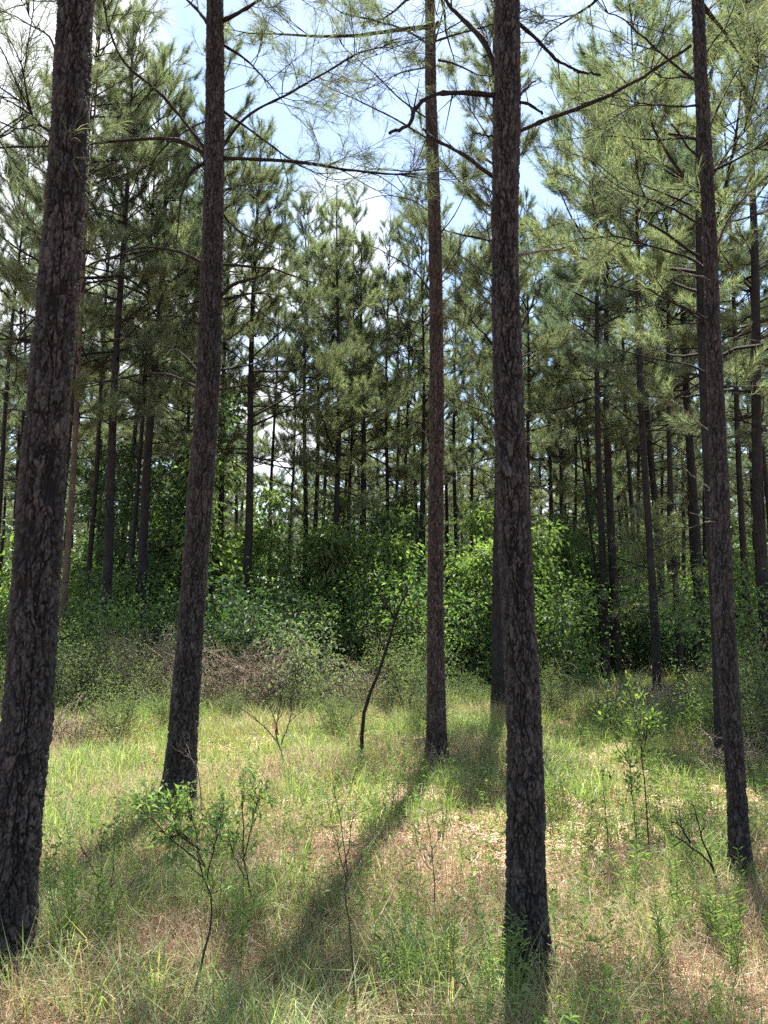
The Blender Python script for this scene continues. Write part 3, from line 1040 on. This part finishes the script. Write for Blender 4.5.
# ------------------------------------------------------------------ broadleaf understorey
def shrub_mesh(seed, h, r, nst, nleaf, ll, lw, leafm, fork=3, spread=.5, bare=.25, droop=.1, tw=.006, clump=.16):
    """stems that fork upward, leaves massed round the twig ends; returns (stem mesh, foliage mesh)"""
    g = np.random.default_rng(seed)
    st, lf = MB(), MB()
    ends = []
    for s in range(nst):
        az = g.uniform(0, 6.28)
        hh = h * g.uniform(.55, 1.0)
        d = unit(np.array([math.cos(az) * spread, math.sin(az) * spread, 1.0]))
        p = [np.array([math.cos(az), math.sin(az), 0]) * r * .12 * g.random()]
        n = 7
        for k in range(n):
            d = unit(d + g.normal(size=3) * .14)
            p.append(p[-1] + d * hh / n)
        p = np.array(p)
        tube(st, p, np.linspace(tw * (1 + h * .6), .003, n + 1), 5)
        for k in range(1, n + 1):
            f = k / n
            if f < bare:
                continue
            for _ in range(fork):
                a2 = g.uniform(0, 6.28)
                l = r * g.uniform(.35, 1.0) * (1.15 - .75 * f)
                dd = unit(np.array([math.cos(a2), math.sin(a2), g.uniform(-.05, .7)]))
                m_ = p[k] + dd * l * .5 + g.normal(size=3) * .04
                e = m_ + unit(dd + np.array([0, 0, g.uniform(-.3, .3)])) * l * .5
                tube(st, [p[k], m_, e], [tw * .9, tw * .6, .002], 3)
                ends += [(m_, dd), (e, dd), ((m_ + e) / 2, dd)]
        ends.append((p[-1], d))
    E = np.array([e for e, _ in ends])
    D = np.array([d for _, d in ends])
    keep = g.random(len(E)) < .8
    E, D = E[keep], D[keep]
    wgt = g.uniform(.2, 1, len(E)) ** 2
    idx = g.choice(len(E), nleaf, p=wgt / wgt.sum())
    off = g.normal(size=(nleaf, 3)) * clump
    dd = unit(D[idx] * .4 + off / (clump + 1e-6) * .5 + g.normal(size=(nleaf, 3)) * .4 + np.array([0, 0, -droop]))
    leaves(lf, E[idx] + off, dd, ll, lw, g, droop=droop)
    return st.mesh('stem', MAT['stem']), lf.mesh('foliage', MAT[leafm], smooth=False)


SH = {
    'tree': [shrub_mesh(1, 5.6, 1.6, 3, 5600, .17, .55, 'leaf', 4, .16, .22, .25, .010, .17),
             shrub_mesh(2, 5.0, 1.5, 3, 5600, .16, .55, 'leaf', 4, .2, .15, .25, .009, .17),
             shrub_mesh(4, 5.4, 1.6, 3, 6000, .15, .55, 'leaf_bright', 4, .18, .12, .25, .009, .17),
             shrub_mesh(3, 6.2, 1.8, 3, 5600, .17, .5, 'leaf_dark', 4, .14, .2, .25, .011, .18)],
    'bush': [shrub_mesh(11, 2.6, 1.0, 6, 3100, .10, .5, 'leaf', 4, .45, .1, .15),
             shrub_mesh(12, 2.2, 1.1, 7, 3000, .10, .5, 'leaf_dark', 4, .5, .08, .15),
             shrub_mesh(13, 3.2, 1.1, 5, 3200, .105, .5, 'leaf', 4, .35, .1, .15),
             shrub_mesh(14, 2.4, 1.0, 6, 3100, .10, .5, 'leaf_bright', 4, .4, .1, .15)],
    'fine': [shrub_mesh(21, 1.7, .7, 9, 4200, .06, .25, 'leaf_fine', 5, .35, .05, .05, .004, .10),
             shrub_mesh(22, 1.3, .6, 9, 3600, .055, .28, 'leaf_fine', 5, .4, .05, .05, .004, .10)],
    'pale': [shrub_mesh(31, 1.6, .9, 8, 2600, .075, .48, 'leaf_pale', 4, .6, .05, .2, .005, .12)],
    'round': [shrub_mesh(41, .95, .48, 9, 2200, .05, .5, 'leaf_bright', 4, .45, .02, .1, .003, .06)],
}
SH_CAT = {'tree': ('broadleaf_tree', 'tree'), 'bush': ('leafy_shrub', 'shrub'), 'fine': ('leafy_shrub', 'shrub'),
          'pale': ('leafy_shrub', 'shrub'), 'round': ('leafy_shrub', 'shrub')}
gs = np.random.default_rng(5)


def shrub(kind, var, px, Y, s, label, group=None, x=None):
    nm, cat = SH_CAT[kind]
    p = at(px, 600, Y)
    loc = (p[0], Y, float(ground_z(p[0], Y)))
    t = thing(nm, label, cat, loc, (0, 0, gs.uniform(0, 6.28)), group)
    st, lf = SH[kind][var]
    link('trunk' if kind == 'tree' else 'stem', st, t, scale=s)
    link('crown' if kind == 'tree' else 'foliage', lf, t, scale=s)
    return t


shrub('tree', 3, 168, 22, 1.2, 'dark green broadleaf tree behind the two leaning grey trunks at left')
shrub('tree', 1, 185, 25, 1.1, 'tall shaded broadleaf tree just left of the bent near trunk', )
shrub('tree', 2, 226, 20.5, 1.28, 'tall bright broadleaf tree just right of the bent near trunk')
shrub('tree', 2, 275, 20.5, 1.12, 'bright sunlit broadleaf tree filling the foot of the low sky gap')
shrub('tree', 2, 318, 23, 1.15, 'leafy broadleaf tree behind the close pair of thin black trunks')
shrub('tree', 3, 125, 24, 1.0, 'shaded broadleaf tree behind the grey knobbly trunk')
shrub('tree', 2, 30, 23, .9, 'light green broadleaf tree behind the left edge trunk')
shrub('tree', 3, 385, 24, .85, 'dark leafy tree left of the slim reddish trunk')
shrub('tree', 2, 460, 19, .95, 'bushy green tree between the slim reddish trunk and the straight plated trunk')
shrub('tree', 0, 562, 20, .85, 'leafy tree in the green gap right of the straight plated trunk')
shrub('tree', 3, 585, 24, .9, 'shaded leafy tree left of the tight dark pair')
shrub('tree', 2, 740, 21, .95, 'bright yellow-green broadleaf tree behind the leaning right trunk')
shrub('tree', 1, 690, 27, .9, 'leafy tree behind the stout straight grey trunk at right')
shrub('tree', 1, 90, 19, .8, 'bright broadleaf sapling tree right of the charred trunk')
shrub('bush', 3, 415, 17, 1.0, 'bright green bush left of the slim reddish trunk')
shrub('bush', 0, 455, 16, 1.15, 'leafy green bush right of the slim reddish trunk')
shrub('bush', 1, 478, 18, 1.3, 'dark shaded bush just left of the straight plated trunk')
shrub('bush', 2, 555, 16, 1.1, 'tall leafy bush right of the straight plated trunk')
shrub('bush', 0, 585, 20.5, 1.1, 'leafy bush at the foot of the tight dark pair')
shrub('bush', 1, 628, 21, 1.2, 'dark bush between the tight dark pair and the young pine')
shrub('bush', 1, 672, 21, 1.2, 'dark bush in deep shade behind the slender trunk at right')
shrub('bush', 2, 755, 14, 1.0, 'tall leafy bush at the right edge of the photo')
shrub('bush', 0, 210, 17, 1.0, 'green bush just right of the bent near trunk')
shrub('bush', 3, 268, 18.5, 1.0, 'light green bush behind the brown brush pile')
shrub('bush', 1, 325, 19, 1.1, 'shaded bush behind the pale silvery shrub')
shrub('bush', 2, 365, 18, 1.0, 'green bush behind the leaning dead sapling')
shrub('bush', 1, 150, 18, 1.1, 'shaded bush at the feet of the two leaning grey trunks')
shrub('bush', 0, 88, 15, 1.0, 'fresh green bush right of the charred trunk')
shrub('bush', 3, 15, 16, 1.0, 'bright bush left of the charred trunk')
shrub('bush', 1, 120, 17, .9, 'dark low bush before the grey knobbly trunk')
shrub('pale', 0, 306, 12.9, 1.0, 'pale silvery shrub in front of the brown brush in the middle')
shrub('pale', 0, 196, 15, .8, 'pale leafy shrub left of the brown brush pile')
shrub('fine', 0, 408, 12.8, .95, 'rounded light green shrub left of the slim reddish trunk, on bare little stems')
shrub('fine', 0, 75, 12, 1.0, 'feathery green shrub right of the charred trunk')
shrub('fine', 1, 115, 12.5, 1.0, 'fine-leaved grey-green shrub below the grey knobbly trunk')
shrub('fine', 0, 770, 10.5, 1.0, 'fine-leaved shrub at the right edge in half shade')
shrub('fine', 1, 752, 9.2, .9, 'grey-green wispy shrub just right of the leaning right trunk')
shrub('fine', 0, 5, 11, .9, 'feathery shrub at the left edge behind the charred trunk')
shrub('round', 0, 703, 10.5, 1.0, 'small round bright green shrub left of the leaning right trunk')
for k, px in enumerate((40, 95, 130, 165, 225, 290, 335, 385, 425, 465, 560, 600, 640, 670, 700, 745)):
    shrub('fine', k % 2, px + gs.uniform(-12, 12), gs.uniform(9.8, 13.4), gs.uniform(.3, .65),
          'low wispy grey-green shrub at the far edge of the grassy clearing', 'wispy shrubs at the far edge of the clearing')
# filling out the thicket: look-alike shrubs
for Yt, half, step in ((16.5, 10, 4.2), (19.5, 13, 2.9), (23.5, 15, 2.3), (28, 18, 2.2), (34, 22, 2.6), (42, 27, 2.6), (52, 33, 2.6), (62, 38, 2.8), (72, 44, 3.0)):
    for x in np.arange(-half, half, step):
        xx, yy = x + gs.uniform(-.8, .8), Yt + gs.uniform(-1.3, 1.3)
        col = CX + F * xx / yy
        if col < -60 or col > 830 or (yy < 19.5 and 585 < col < 715):
            continue
        kind = 'tree' if (gs.random() < (.3 if yy < 40 else .85) and yy > 21 and not 235 < col < 310) else 'bush'
        if kind == 'bush' and yy < 22 and gs.random() < .22:
            kind = 'pale' if gs.random() < .4 else 'fine'
        v = int(gs.integers(0, len(SH[kind])))
        if col < 385:
            lab, grp = ('look-alike broadleaf tree in the shaded thicket of the left half', 'thicket trees, left half') if kind == 'tree' else \
                       ('look-alike leafy shrub in the thicket of the left half', 'thicket shrubs, left half')
        else:
            lab, grp = ('look-alike broadleaf tree in the shaded thicket of the right half', 'thicket trees, right half') if kind == 'tree' else \
                       ('look-alike leafy shrub in the thicket of the right half', 'thicket shrubs, right half')
        shrub(kind, v, 0, yy, gs.uniform(.45, 1.35) * (1.5 if kind in ('pale', 'fine') else 1), lab, grp).location.x = xx

# soft young pine at right
g = np.random.default_rng(9)
mbn, mbw = MB(), MB()
tube(mbw, [(0, 0, -.05), (.02, 0, 1.9), (0, .02, 4.1)], [.04, .028, .006], 7)
for k in range(80):
    z = g.uniform(1.5, 4.1)
    az = g.uniform(0, 6.28)
    dd = np.array([math.cos(az), math.sin(az), g.uniform(-.1, .5)])
    sprig(mbn, g, (0, 0, z), dd, (1.5 - .28 * z) * g.uniform(.6, 1.1) + .12, .006, 26, .22, .007, False, droop=.05)
p = at(652, 600, 17.2)
t = thing('young_pine', 'soft yellow-green young pine with drooping needles among the right trunks', 'young pine', (p[0], 17.2, float(ground_z(p[0], 17.2))))
link('trunk', mbw.mesh('trunk', MAT['limb']), t)
link('crown', mbn.mesh('crown', [MAT['limb'], MAT['needle_young']], smooth=False), t)


# tangles of brown dead brush
def brush(seed, r, h, n):
    g = np.random.default_rng(seed)
    mb = MB()
    for k in range(n):
        p0 = np.array([g.normal() * r * .45, g.normal() * r * .4, g.uniform(0, h * .25)])
        d = unit(np.array([g.normal() * .6, g.normal() * .6, g.uniform(.4, 1.2)]))
        L = h * g.uniform(.5, 1.15)
        q = [p0]
        for s in range(4):
            d = unit(d + g.normal(size=3) * .25 + np.array([0, 0, -.12 * s]))
            q.append(q[-1] + d * L / 4)
        tube(mb, q, np.linspace(.006, .0025, 5), 3)
        for s in (1, 2, 3):
            for _ in range(2):
                e = q[s] + unit(d + g.normal(size=3)) * L * g.uniform(.12, .3)
                tube(mb, [q[s], (q[s] + e) / 2 + g.normal(size=3) * .02, e], [.0042, .003, .002], 3)
    return mb.mesh('brush_pile', MAT['brown_twig'])


for (px, Y, r, h, n, lab, sd_) in ((248, 13.2, .75, 1.3, 300, 'tangle of dry brown brush left of the pale silvery shrub', 1),
                                   (352, 13.2, .7, .9, 220, 'low tangle of dry brown brush right of the pale silvery shrub', 2),
                                   (150, 13.6, .8, 1.5, 260, 'greyish dry brush below the two leaning grey trunks', 3),
                                   (60, 9.8, .6, .6, 110, 'low dry grey brush in the grass right of the charred trunk', 4),
                                   (640, 12.6, .9, .8, 160, 'dry twigs tangled at the foot of the leaning grey trunk', 5),
                                   (735, 8.4, .5, .6, 70, 'dry grey twigs around the foot of the leaning right trunk', 6)):
    p = at(px, 650, Y)
    o = link('brush_pile', brush(sd_, r, h, n), None, (p[0], Y, float(ground_z(p[0], Y)) - .03))
    o['label'], o['category'] = lab, 'brush'


# ------------------------------------------------------------------ saplings, dead stems and weeds of the clearing
def stem_plant(name, label, cat, Y, paths, r0, leaf=None, mat='stem', nleaf=0, ll=.07, lw=.35, twigs=0, tl=.15, seed=0, lfrom=.55, group=None, leaf_list=None):
    """paths: pixel polylines on the plane Y metres off, the first from the ground up"""
    g = np.random.default_rng(seed)
    b = at(*paths[0][0], Y)
    base = np.array([b[0], Y, float(ground_z(b[0], Y))])
    st, lf = MB(), MB()
    lc, ld = [], []
    for pi, px in enumerate(paths):
        pts = np.array([at(x, y, Y + g.normal() * .03) for x, y in px]) - base
        if pi == 0:
            pts[0] = (0, 0, -.04)
        n = 14
        p = smooth_path(pts, n)
        p[1:] += np.cumsum(g.normal(size=(n - 1, 3)) * .004, 0)
        k_ = 1 if pi == 0 else .65
        tube(st, p, np.linspace(r0 * k_, r0 * k_ * .35, n), 5)
        for _ in range(twigs):
            i = int(g.uniform(lfrom * .6, 1) * (n - 2)) + 1
            dd = unit(unit(p[i] - p[i - 1]) * .8 + g.normal(size=3) * .55)
            l = tl * g.uniform(.5, 1.2)
            q = p[i] + dd * l * .5
            e = q + unit(dd + g.normal(size=3) * .3 + np.array([0, 0, .2])) * l * .5
            tube(st, [p[i], q, e], [r0 * .4, r0 * .3, r0 * .15], 3)
            lc += [q, e, (q + e) / 2]
            ld += [dd] * 3
        for i in range(int(lfrom * n), n):
            lc.append(p[i])
            ld.append(p[i] - p[i - 1])
    t = thing(name, label, cat, base, group=group)
    link('stem', st.mesh('stem', MAT[mat]), t)
    if leaf and nleaf:
        lc, ld = np.array(lc), unit(np.array(ld))
        idx = g.integers(0, len(lc), nleaf)
        c = lc[idx] + g.normal(size=(nleaf, 3)) * .012
        d = unit(ld[idx] * .6 + g.normal(size=(nleaf, 3)) * .55 + np.array([0, 0, .1]))
        leaves(lf, c, d, ll, lw, g, droop=.12)
        link('foliage', lf.mesh('foliage', MAT[leaf], smooth=False), t)
    return t


stem_plant('sapling', 'leafy green sapling on a thin bent stem in front of the bent near trunk', 'sapling', 3.45,
           [[(186, 1010), (203, 960), (213, 910), (204, 866), (196, 830), (188, 800)], [(208, 880), (216, 850), (222, 822)], [(204, 866), (180, 842), (150, 812), (142, 795)],
            [(200, 850), (172, 826), (168, 800)], [(205, 868), (190, 845), (176, 838)]], .006, 'weed', nleaf=620, ll=.046, lw=.33, twigs=14, tl=.10, seed=1, lfrom=.6)
stem_plant('sapling', 'leafy sapling with dark stem standing right of the leafy green one', 'sapling', 4.4,
           [[(256, 915), (247, 880), (242, 850), (240, 800), (236, 780)], [(247, 880), (232, 850), (226, 815)], [(243, 860), (256, 820), (262, 790)]],
           .006, 'weed', nleaf=300, ll=.05, lw=.35, twigs=10, tl=.14, seed=2, lfrom=.45)
stem_plant('bare_seedling', 'bare brown seedling with forked twigs, right of the charred trunk base', 'seedling', 4.05,
           [[(107, 953), (105, 920), (100, 895), (101, 860), (97, 838)], [(106, 935), (92, 918), (88, 900)], [(102, 905), (112, 880), (112, 845)], [(105, 918), (122, 900), (132, 880)],
            [(101, 880), (92, 860), (90, 845)]], .005, 'leaf_fine', nleaf=14, ll=.04, twigs=4, tl=.12, seed=3)
stem_plant('bare_sapling', 'thin bare sapling stem rising from the bottom edge, left of centre', 'sapling', 3.4,
           [[(358, 1022), (352, 950), (344, 900), (345, 860), (338, 815), (330, 785)], [(344, 868), (350, 835), (352, 800)], [(346, 880), (336, 845), (322, 800)]],
           .0042, 'leaf_fine', nleaf=24, ll=.035, twigs=6, tl=.14, seed=4, lfrom=.5)
stem_plant('sapling', 'slender sapling with tiny pale leaves near the middle of the foreground', 'sapling', 4.5,
           [[(436, 915), (433, 880), (430, 845), (427, 805)], [(432, 870), (420, 850), (418, 825)], [(431, 855), (440, 835), (443, 812)]],
           .004, 'leaf_pale', nleaf=90, ll=.035, lw=.5, twigs=6, tl=.1, seed=5, lfrom=.4)
stem_plant('bare_sapling', 'single reddish bare stem beside the foot of the slim reddish trunk', 'sapling', 5.6,
           [[(440, 850), (446, 815), (452, 780)]], .004, None, 'stem', twigs=2, tl=.06, seed=6)
stem_plant('bare_sapling', 'bare branching sapling in front of the brown brush, one arm bent far left', 'sapling', 8.2,
           [[(285, 776), (281, 750), (278, 730), (284, 690)], [(279, 745), (262, 725), (240, 705), (212, 685)], [(278, 735), (272, 710), (266, 690)], [(281, 745), (290, 715), (292, 680)]],
           .011, 'leaf_fine', nleaf=20, ll=.05, twigs=7, tl=.3, seed=7)
stem_plant('dead_sapling', 'dark dead sapling leaning right in the middle of the clearing', 'dead sapling', 8.6,
           [[(362, 768), (361, 740), (364, 708), (376, 678), (386, 648), (394, 622), (400, 602), (407, 590), (404, 584)], [(385, 650), (378, 638), (372, 632)], [(395, 620), (388, 606), (380, 604)]],
           .024, None, 'limb', twigs=3, tl=.25, seed=8)
stem_plant('sapling', 'bright leafy sapling with two bare stems at the right', 'sapling', 5.7,
           [[(650, 846), (646, 805), (640, 760), (634, 720), (626, 686)], [(638, 846), (632, 800), (628, 760), (620, 720)], [(640, 760), (648, 735), (652, 715)], [(630, 765), (615, 740), (606, 700)]],
           .006, 'leaf_bright', nleaf=520, ll=.055, lw=.42, twigs=16, tl=.17, seed=9, lfrom=.5)
stem_plant('dead_branch', 'dark broken dead branch propped in the grass left of the leaning right trunk', 'dead branch', 4.75,
           [[(724, 905), (716, 878), (712, 862), (690, 843), (672, 832)], [(712, 862), (700, 830), (690, 800)], [(690, 843), (680, 825), (673, 818)]], .010, None, 'limb', twigs=3, tl=.12, seed=10)
stem_plant('dead_twig', 'pale dead twig leaning on the bent near trunk', 'twig', 6.35,
           [[(205, 800), (198, 775), (190, 755), (178, 742)], [(196, 768), (186, 746), (182, 738)], [(193, 760), (180, 752), (170, 744)]], .006, None, 'dead_wood', twigs=2, tl=.1, seed=11)
stem_plant('dead_twig', 'pale dead twig leaning on the slim reddish trunk', 'twig', 8.45,
           [[(444, 768), (436, 752), (428, 742), (418, 742)], [(436, 752), (430, 752), (424, 748)]], .007, None, 'dead_wood', twigs=2, tl=.1, seed=12)
stem_plant('dead_snag', 'thin dead snag leaning left beside the tight dark pair', 'dead tree', 19, [[(603, 640), (597, 580), (588, 510), (580, 440), (570, 380)]], .045, None, 'limb', twigs=5, tl=.7, seed=13, lfrom=.5)
stem_plant('bare_sapling', 'thin bare stem among the weeds right of the straight plated trunk', 'sapling', 5.2,
           [[(612, 870), (610, 820), (606, 770)]], .004, 'leaf_fine', nleaf=20, ll=.04, twigs=4, tl=.1, seed=14)


# upright narrow-leaved weeds: a few shared meshes
def weed_mesh(seed, h, ll=.07, lw=.14):
    g = np.random.default_rng(seed)
    st, lf = MB(), MB()
    c, d = [], []
    for s in range(int(g.integers(1, 4))):
        q = np.array([g.normal() * .03, g.normal() * .03, -.02])
        dd = unit(np.array([g.normal() * .12, g.normal() * .12, 1]))
        n = int(h * g.uniform(.75, 1.05) / .025)
        ps = [q]
        for k in range(n):
            dd = unit(dd + g.normal(size=3) * .035)
            q = q + dd * .025
            ps.append(q)
            if k > 3:
                for _ in range(2):
                    a = k * 2.4 + g.uniform(-.5, .5) + 3 * _
                    c.append(q)
                    d.append([math.cos(a), math.sin(a), .75])
        ps = np.array(ps)
        tube(st, ps[::2], np.linspace(.0026, .0012, len(ps[::2])), 4)
    leaves(lf, np.array(c), np.array(d), ll, lw, g, droop=.2)
    return st.mesh('stem', MAT['weed']), lf.mesh('foliage', MAT['weed'], smooth=False)


WEED = [weed_mesh(s, h) for s, h in ((1, .42), (2, .55), (3, .34), (4, .62))]
gw = np.random.default_rng(31)
for (cx_, cy_, sx, sy, n, lab, grp) in (
        (742, 960, 22, 36, 9, 'narrow-leaved green weed in the clump at the bottom right corner', 'weeds in the bottom right corner'),
        (600, 850, 40, 26, 8, 'upright narrow-leaved weed in the sunny grass right of the straight plated trunk', 'weeds right of the straight plated trunk'),
        (276, 975, 36, 24, 7, 'bright narrow-leaved weed in the bottom grass left of centre', 'weeds at the bottom left of centre'),
        (90, 985, 45, 22, 7, 'narrow-leaved weed in the shade by the charred trunk base', 'weeds by the charred trunk base'),
        (415, 960, 30, 30, 6, 'green weed standing left of the straight plated trunk base', 'weeds left of the straight plated trunk'),
        (522, 1012, 20, 6, 3, 'green weed growing against the foot of the straight plated trunk', 'weeds at the foot of the plated trunk'),
        (670, 960, 36, 28, 7, 'leafy weed in the sunlit grass between plated trunk and corner weeds', 'weeds in the right foreground grass')):
    for k in range(n):
        p = on_ground(cx_ + gw.normal() * sx, min(1045, cy_ + gw.normal() * sy))
        t = thing('weed_plant', lab, 'weed', p, (0, 0, gw.uniform(0, 6.28)), grp)
        st, lf = WEED[int(gw.integers(0, 4))]
        s = gw.uniform(.45, .85)
        link('stem', st, t, scale=s)
        link('foliage', lf, t, scale=s)


# a pine cone and fallen sticks
def cone():
    mb = MB()
    g = np.random.default_rng(3)
    c, d = [], []
    for k in range(60):
        f = k / 60
        a = k * 2.4
        r = .022 * math.sin(math.pi * (.15 + .8 * f))
        c.append([r * math.cos(a) * .6, r * math.sin(a) * .6, f * .07])
        d.append([math.cos(a), math.sin(a), .5])
    leaves(mb, np.array(c), np.array(d), .026, .8, g, fold=.1)
    tube(mb, [(0, 0, 0), (0, 0, .035), (0, 0, .075)], [.012, .016, .004], 8)
    return mb.mesh('pine_cone', MAT['limb'])


o = link('pine_cone', cone(), None, on_ground(575, 941) + np.array([0, 0, .02]), (1.3, .2, .6))
o['label'], o['category'] = 'small dark pine cone on the bare pine straw right of the plated trunk', 'pine cone'
for (a, b, lab, m_) in (((425, 934), (478, 940), 'thin dark fallen stick on the straw left of the plated trunk', 'limb'),
                        ((700, 1015), (738, 990), 'reddish fallen stick in the grass at the bottom right', 'brown_twig'),
                        ((455, 978), (474, 990), 'short pale fallen stick on the straw near the plated trunk', 'dead_wood'),
                        ((560, 905), (598, 912), 'short brown fallen stick in the sunny grass right of the plated trunk', 'brown_twig'),
                        ((300, 985), (352, 1000), 'crooked dark fallen stick at the bottom left of centre', 'limb'),
                        ((600, 968), (640, 978), 'dark fallen stick on the straw below the pine cone', 'limb'),
                        ((40, 950), (118, 948), 'grey fallen stick right of the charred trunk base', 'dead_wood')):
    p, q = on_ground(*a), on_ground(*b)
    mb = MB()
    mid = (p + q) / 2
    gg = np.random.default_rng(int(a[0]))
    pp = smooth_path([p - mid, gg.normal(size=3) * .015, q - mid], 12) + gg.normal(size=(12, 3)) * .004
    tube(mb, pp, np.linspace(.006, .003, 12), 6)
    o = link('fallen_stick', mb.mesh('fallen_stick', MAT[m_]), None, mid + np.array([0, 0, .012]))
    o['label'], o['category'] = lab, 'stick'


# ------------------------------------------------------------------ grass and litter (stuff)
def field(x, y, seed, f=.6):
    g = np.random.default_rng(seed)
    s = 0
    for k in range(9):
        v = g.normal(size=2) * f * (1 + k * .35)
        s = s + np.sin(x * v[0] + y * v[1] + g.uniform(0, 6.28)) / (1 + k * .25)
    return s / 3.2


def blades(name, label, n, mat, seed, ymax, hgt, wid, patch, clump, lean=(10, 55), cover=0.0, dist_h=0.0, far=0.0):
    g = np.random.default_rng(seed)
    # clump centres: density falls with distance
    nc = n // clump
    yy = 1.9 + (ymax - 1.9) * g.random(nc * 5) ** 1.25
    xx = g.uniform(-1, 1, nc * 5) * (yy * .56 + .7)
    keep = field(xx, yy, patch, 1.5) + field(xx, yy, patch + 1, .5) * .6 + g.normal(size=len(xx)) * .13 > cover - far * np.clip((yy - 6) / 3, 0, 1)
    xx, yy = xx[keep][:nc], yy[keep][:nc]
    nc = len(xx)
    rep = g.integers(int(clump * .5), int(clump * 1.5), nc)
    ix = np.repeat(np.arange(nc), rep)
    N = len(ix)
    cl_h = g.uniform(.55, 1.25, nc)[ix]
    a0 = g.uniform(0, 6.28, N)
    rad = np.abs(g.normal(size=N)) * .045 * (1 + yy[ix] * .08)
    x = xx[ix] + np.cos(a0) * rad
    y = yy[ix] + np.sin(a0) * rad
    az = a0 + g.normal(size=N) * .7
    h = g.uniform(hgt[0], hgt[1], N) * cl_h * (1 + dist_h * np.clip((y - 6) / 8, 0, 1))
    th = np.radians(g.uniform(lean[0], lean[1], N))
    wd = g.uniform(wid[0], wid[1], N) * (1 + y * .07)
    dirh = np.stack([np.cos(az), np.sin(az), np.zeros(N)], 1)
    tw = az + np.pi / 2 + g.normal(size=N) * .6
    side = np.stack([np.cos(tw), np.sin(tw), np.zeros(N)], 1) * wd[:, None] / 2
    root = np.stack([x, y, ground_z(x, y) - .01], 1)
    t1, t2 = th * .5, th * 1.55
    m1 = root + dirh * (h * .5 * np.sin(t1))[:, None]
    m1[:, 2] += h * .5 * np.cos(t1)
    tp = m1 + dirh * (h * .5 * np.sin(t2))[:, None]
    tp[:, 2] += h * .5 * np.cos(t2)
    v = np.stack([root - side, root + side, m1 + side * .8, m1 - side * .8, tp], 1).reshape(-1, 3)
    b = np.arange(N)[:, None] * 5
    mb = MB()
    mb.add(v, np.concatenate([b, b + 1, b + 2, b + 3], 1))
    mb.f.append(np.concatenate([b + 3, b + 2, b + 4], 1))
    mb.m.append(np.zeros(N, int))
    o = link(name, mb.mesh(name, mat, smooth=False))
    o['kind'] = 'stuff'
    o['label'] = label
    o['category'] = 'grass'
    return o


blades('grass', 'soft green grass growing in patches all over the clearing', 200000, MAT['grass'], 1, 20, (.07, .28), (.002, .004), 7, 16, cover=-.08, dist_h=.6, far=.8)
blades('dry_grass', 'dry tan grass mixed through the green grass', 200000, MAT['dry_grass'], 2, 19, (.08, .32), (.0013, .0026), 19, 14, (15, 75), cover=-.16, dist_h=.6, far=-.45)

blades('tall_grass', 'taller arching bunches of green grass scattered through the clearing', 36000, MAT['grass'], 3, 13, (.22, .46), (.0025, .005), 57, 34, (15, 75), cover=.35)

# pine straw lying on the soil
g = np.random.default_rng(4)
N = 170000
yy = 1.9 + 10 * g.random(N) ** 1.4
xx = g.uniform(-1, 1, N) * (yy * .56 + .6)
az = g.uniform(0, 6.28, N)
L = g.uniform(.05, .10, N)
d = np.stack([np.cos(az), np.sin(az), g.normal(size=N) * .18], 1) * L[:, None]
s = np.stack([-np.sin(az), np.cos(az), g.normal(size=N) * .3], 1) * .0008 * (1 + yy * .16)[:, None]
c = np.stack([xx, yy, ground_z(xx, yy) + .008 + np.abs(g.normal(size=N)) * .012], 1)
mb = MB()
mb.add(np.stack([c - d - s, c - d + s, c + d + s, c + d - s], 1).reshape(-1, 3), np.arange(N * 4).reshape(-1, 4))
o = link('pine_straw', mb.mesh('pine_straw', MAT['straw'], smooth=False))
o['kind'], o['label'], o['category'] = 'stuff', 'fallen reddish pine needles covering the soil between the grass', 'pine straw'

# low leafy ground cover
g = np.random.default_rng(6)
N = 5200
yy = 2.0 + 12 * g.random(N) ** 1.2
xx = g.uniform(-1, 1, N) * (yy * .56 + .6)
keep = field(xx, yy, 41) > -.1
xx, yy = xx[keep], yy[keep]
lc, ld = [], []
for x, y in zip(xx, yy):
    n = int(g.integers(8, 22))
    hh = g.uniform(.05, .42)
    z = g.uniform(.2, 1, n) * hh
    a = g.uniform(0, 6.28, n)
    lx, ly = g.normal() * .25, g.normal() * .25
    lc.append(np.stack([x + lx * z, y + ly * z, z + ground_z(x, y)], 1))
    ld.append(np.stack([np.cos(a), np.sin(a), g.uniform(.2, 1.1, n)], 1))
mb = MB()
leaves(mb, np.concatenate(lc), np.concatenate(ld), .05, .2, g, droop=.2)
o = link('ground_cover', mb.mesh('ground_cover', MAT['weed'], smooth=False))
o['kind'], o['label'], o['category'] = 'stuff', 'low leafy forbs scattered through the grass', 'ground cover'

# the far edge of the wood, beyond the last trunks one can tell apart
g = np.random.default_rng(8)
mb = MB()
N = 70000
xx = g.uniform(-95, 95, N)
top = 14 + 2.5 * np.sin(xx * .23) + 1.6 * np.sin(xx * .61 + 1) + 1.2 * np.sin(xx * 1.3 + 2)
zz = top * g.random(N) ** .8
yy = 112 + g.normal(size=N) * 6 + 2 * np.sin(xx * .4)
c = np.stack([xx, yy, zz], 1)
leaves(mb, c, g.normal(size=(N, 3)), .8, .6, g)
o = link('distant_wood', mb.mesh('distant_wood', MAT['leaf'], smooth=False))
o['kind'], o['label'], o['category'] = 'stuff', 'distant green wood closing the view behind the last pines', 'woodland'
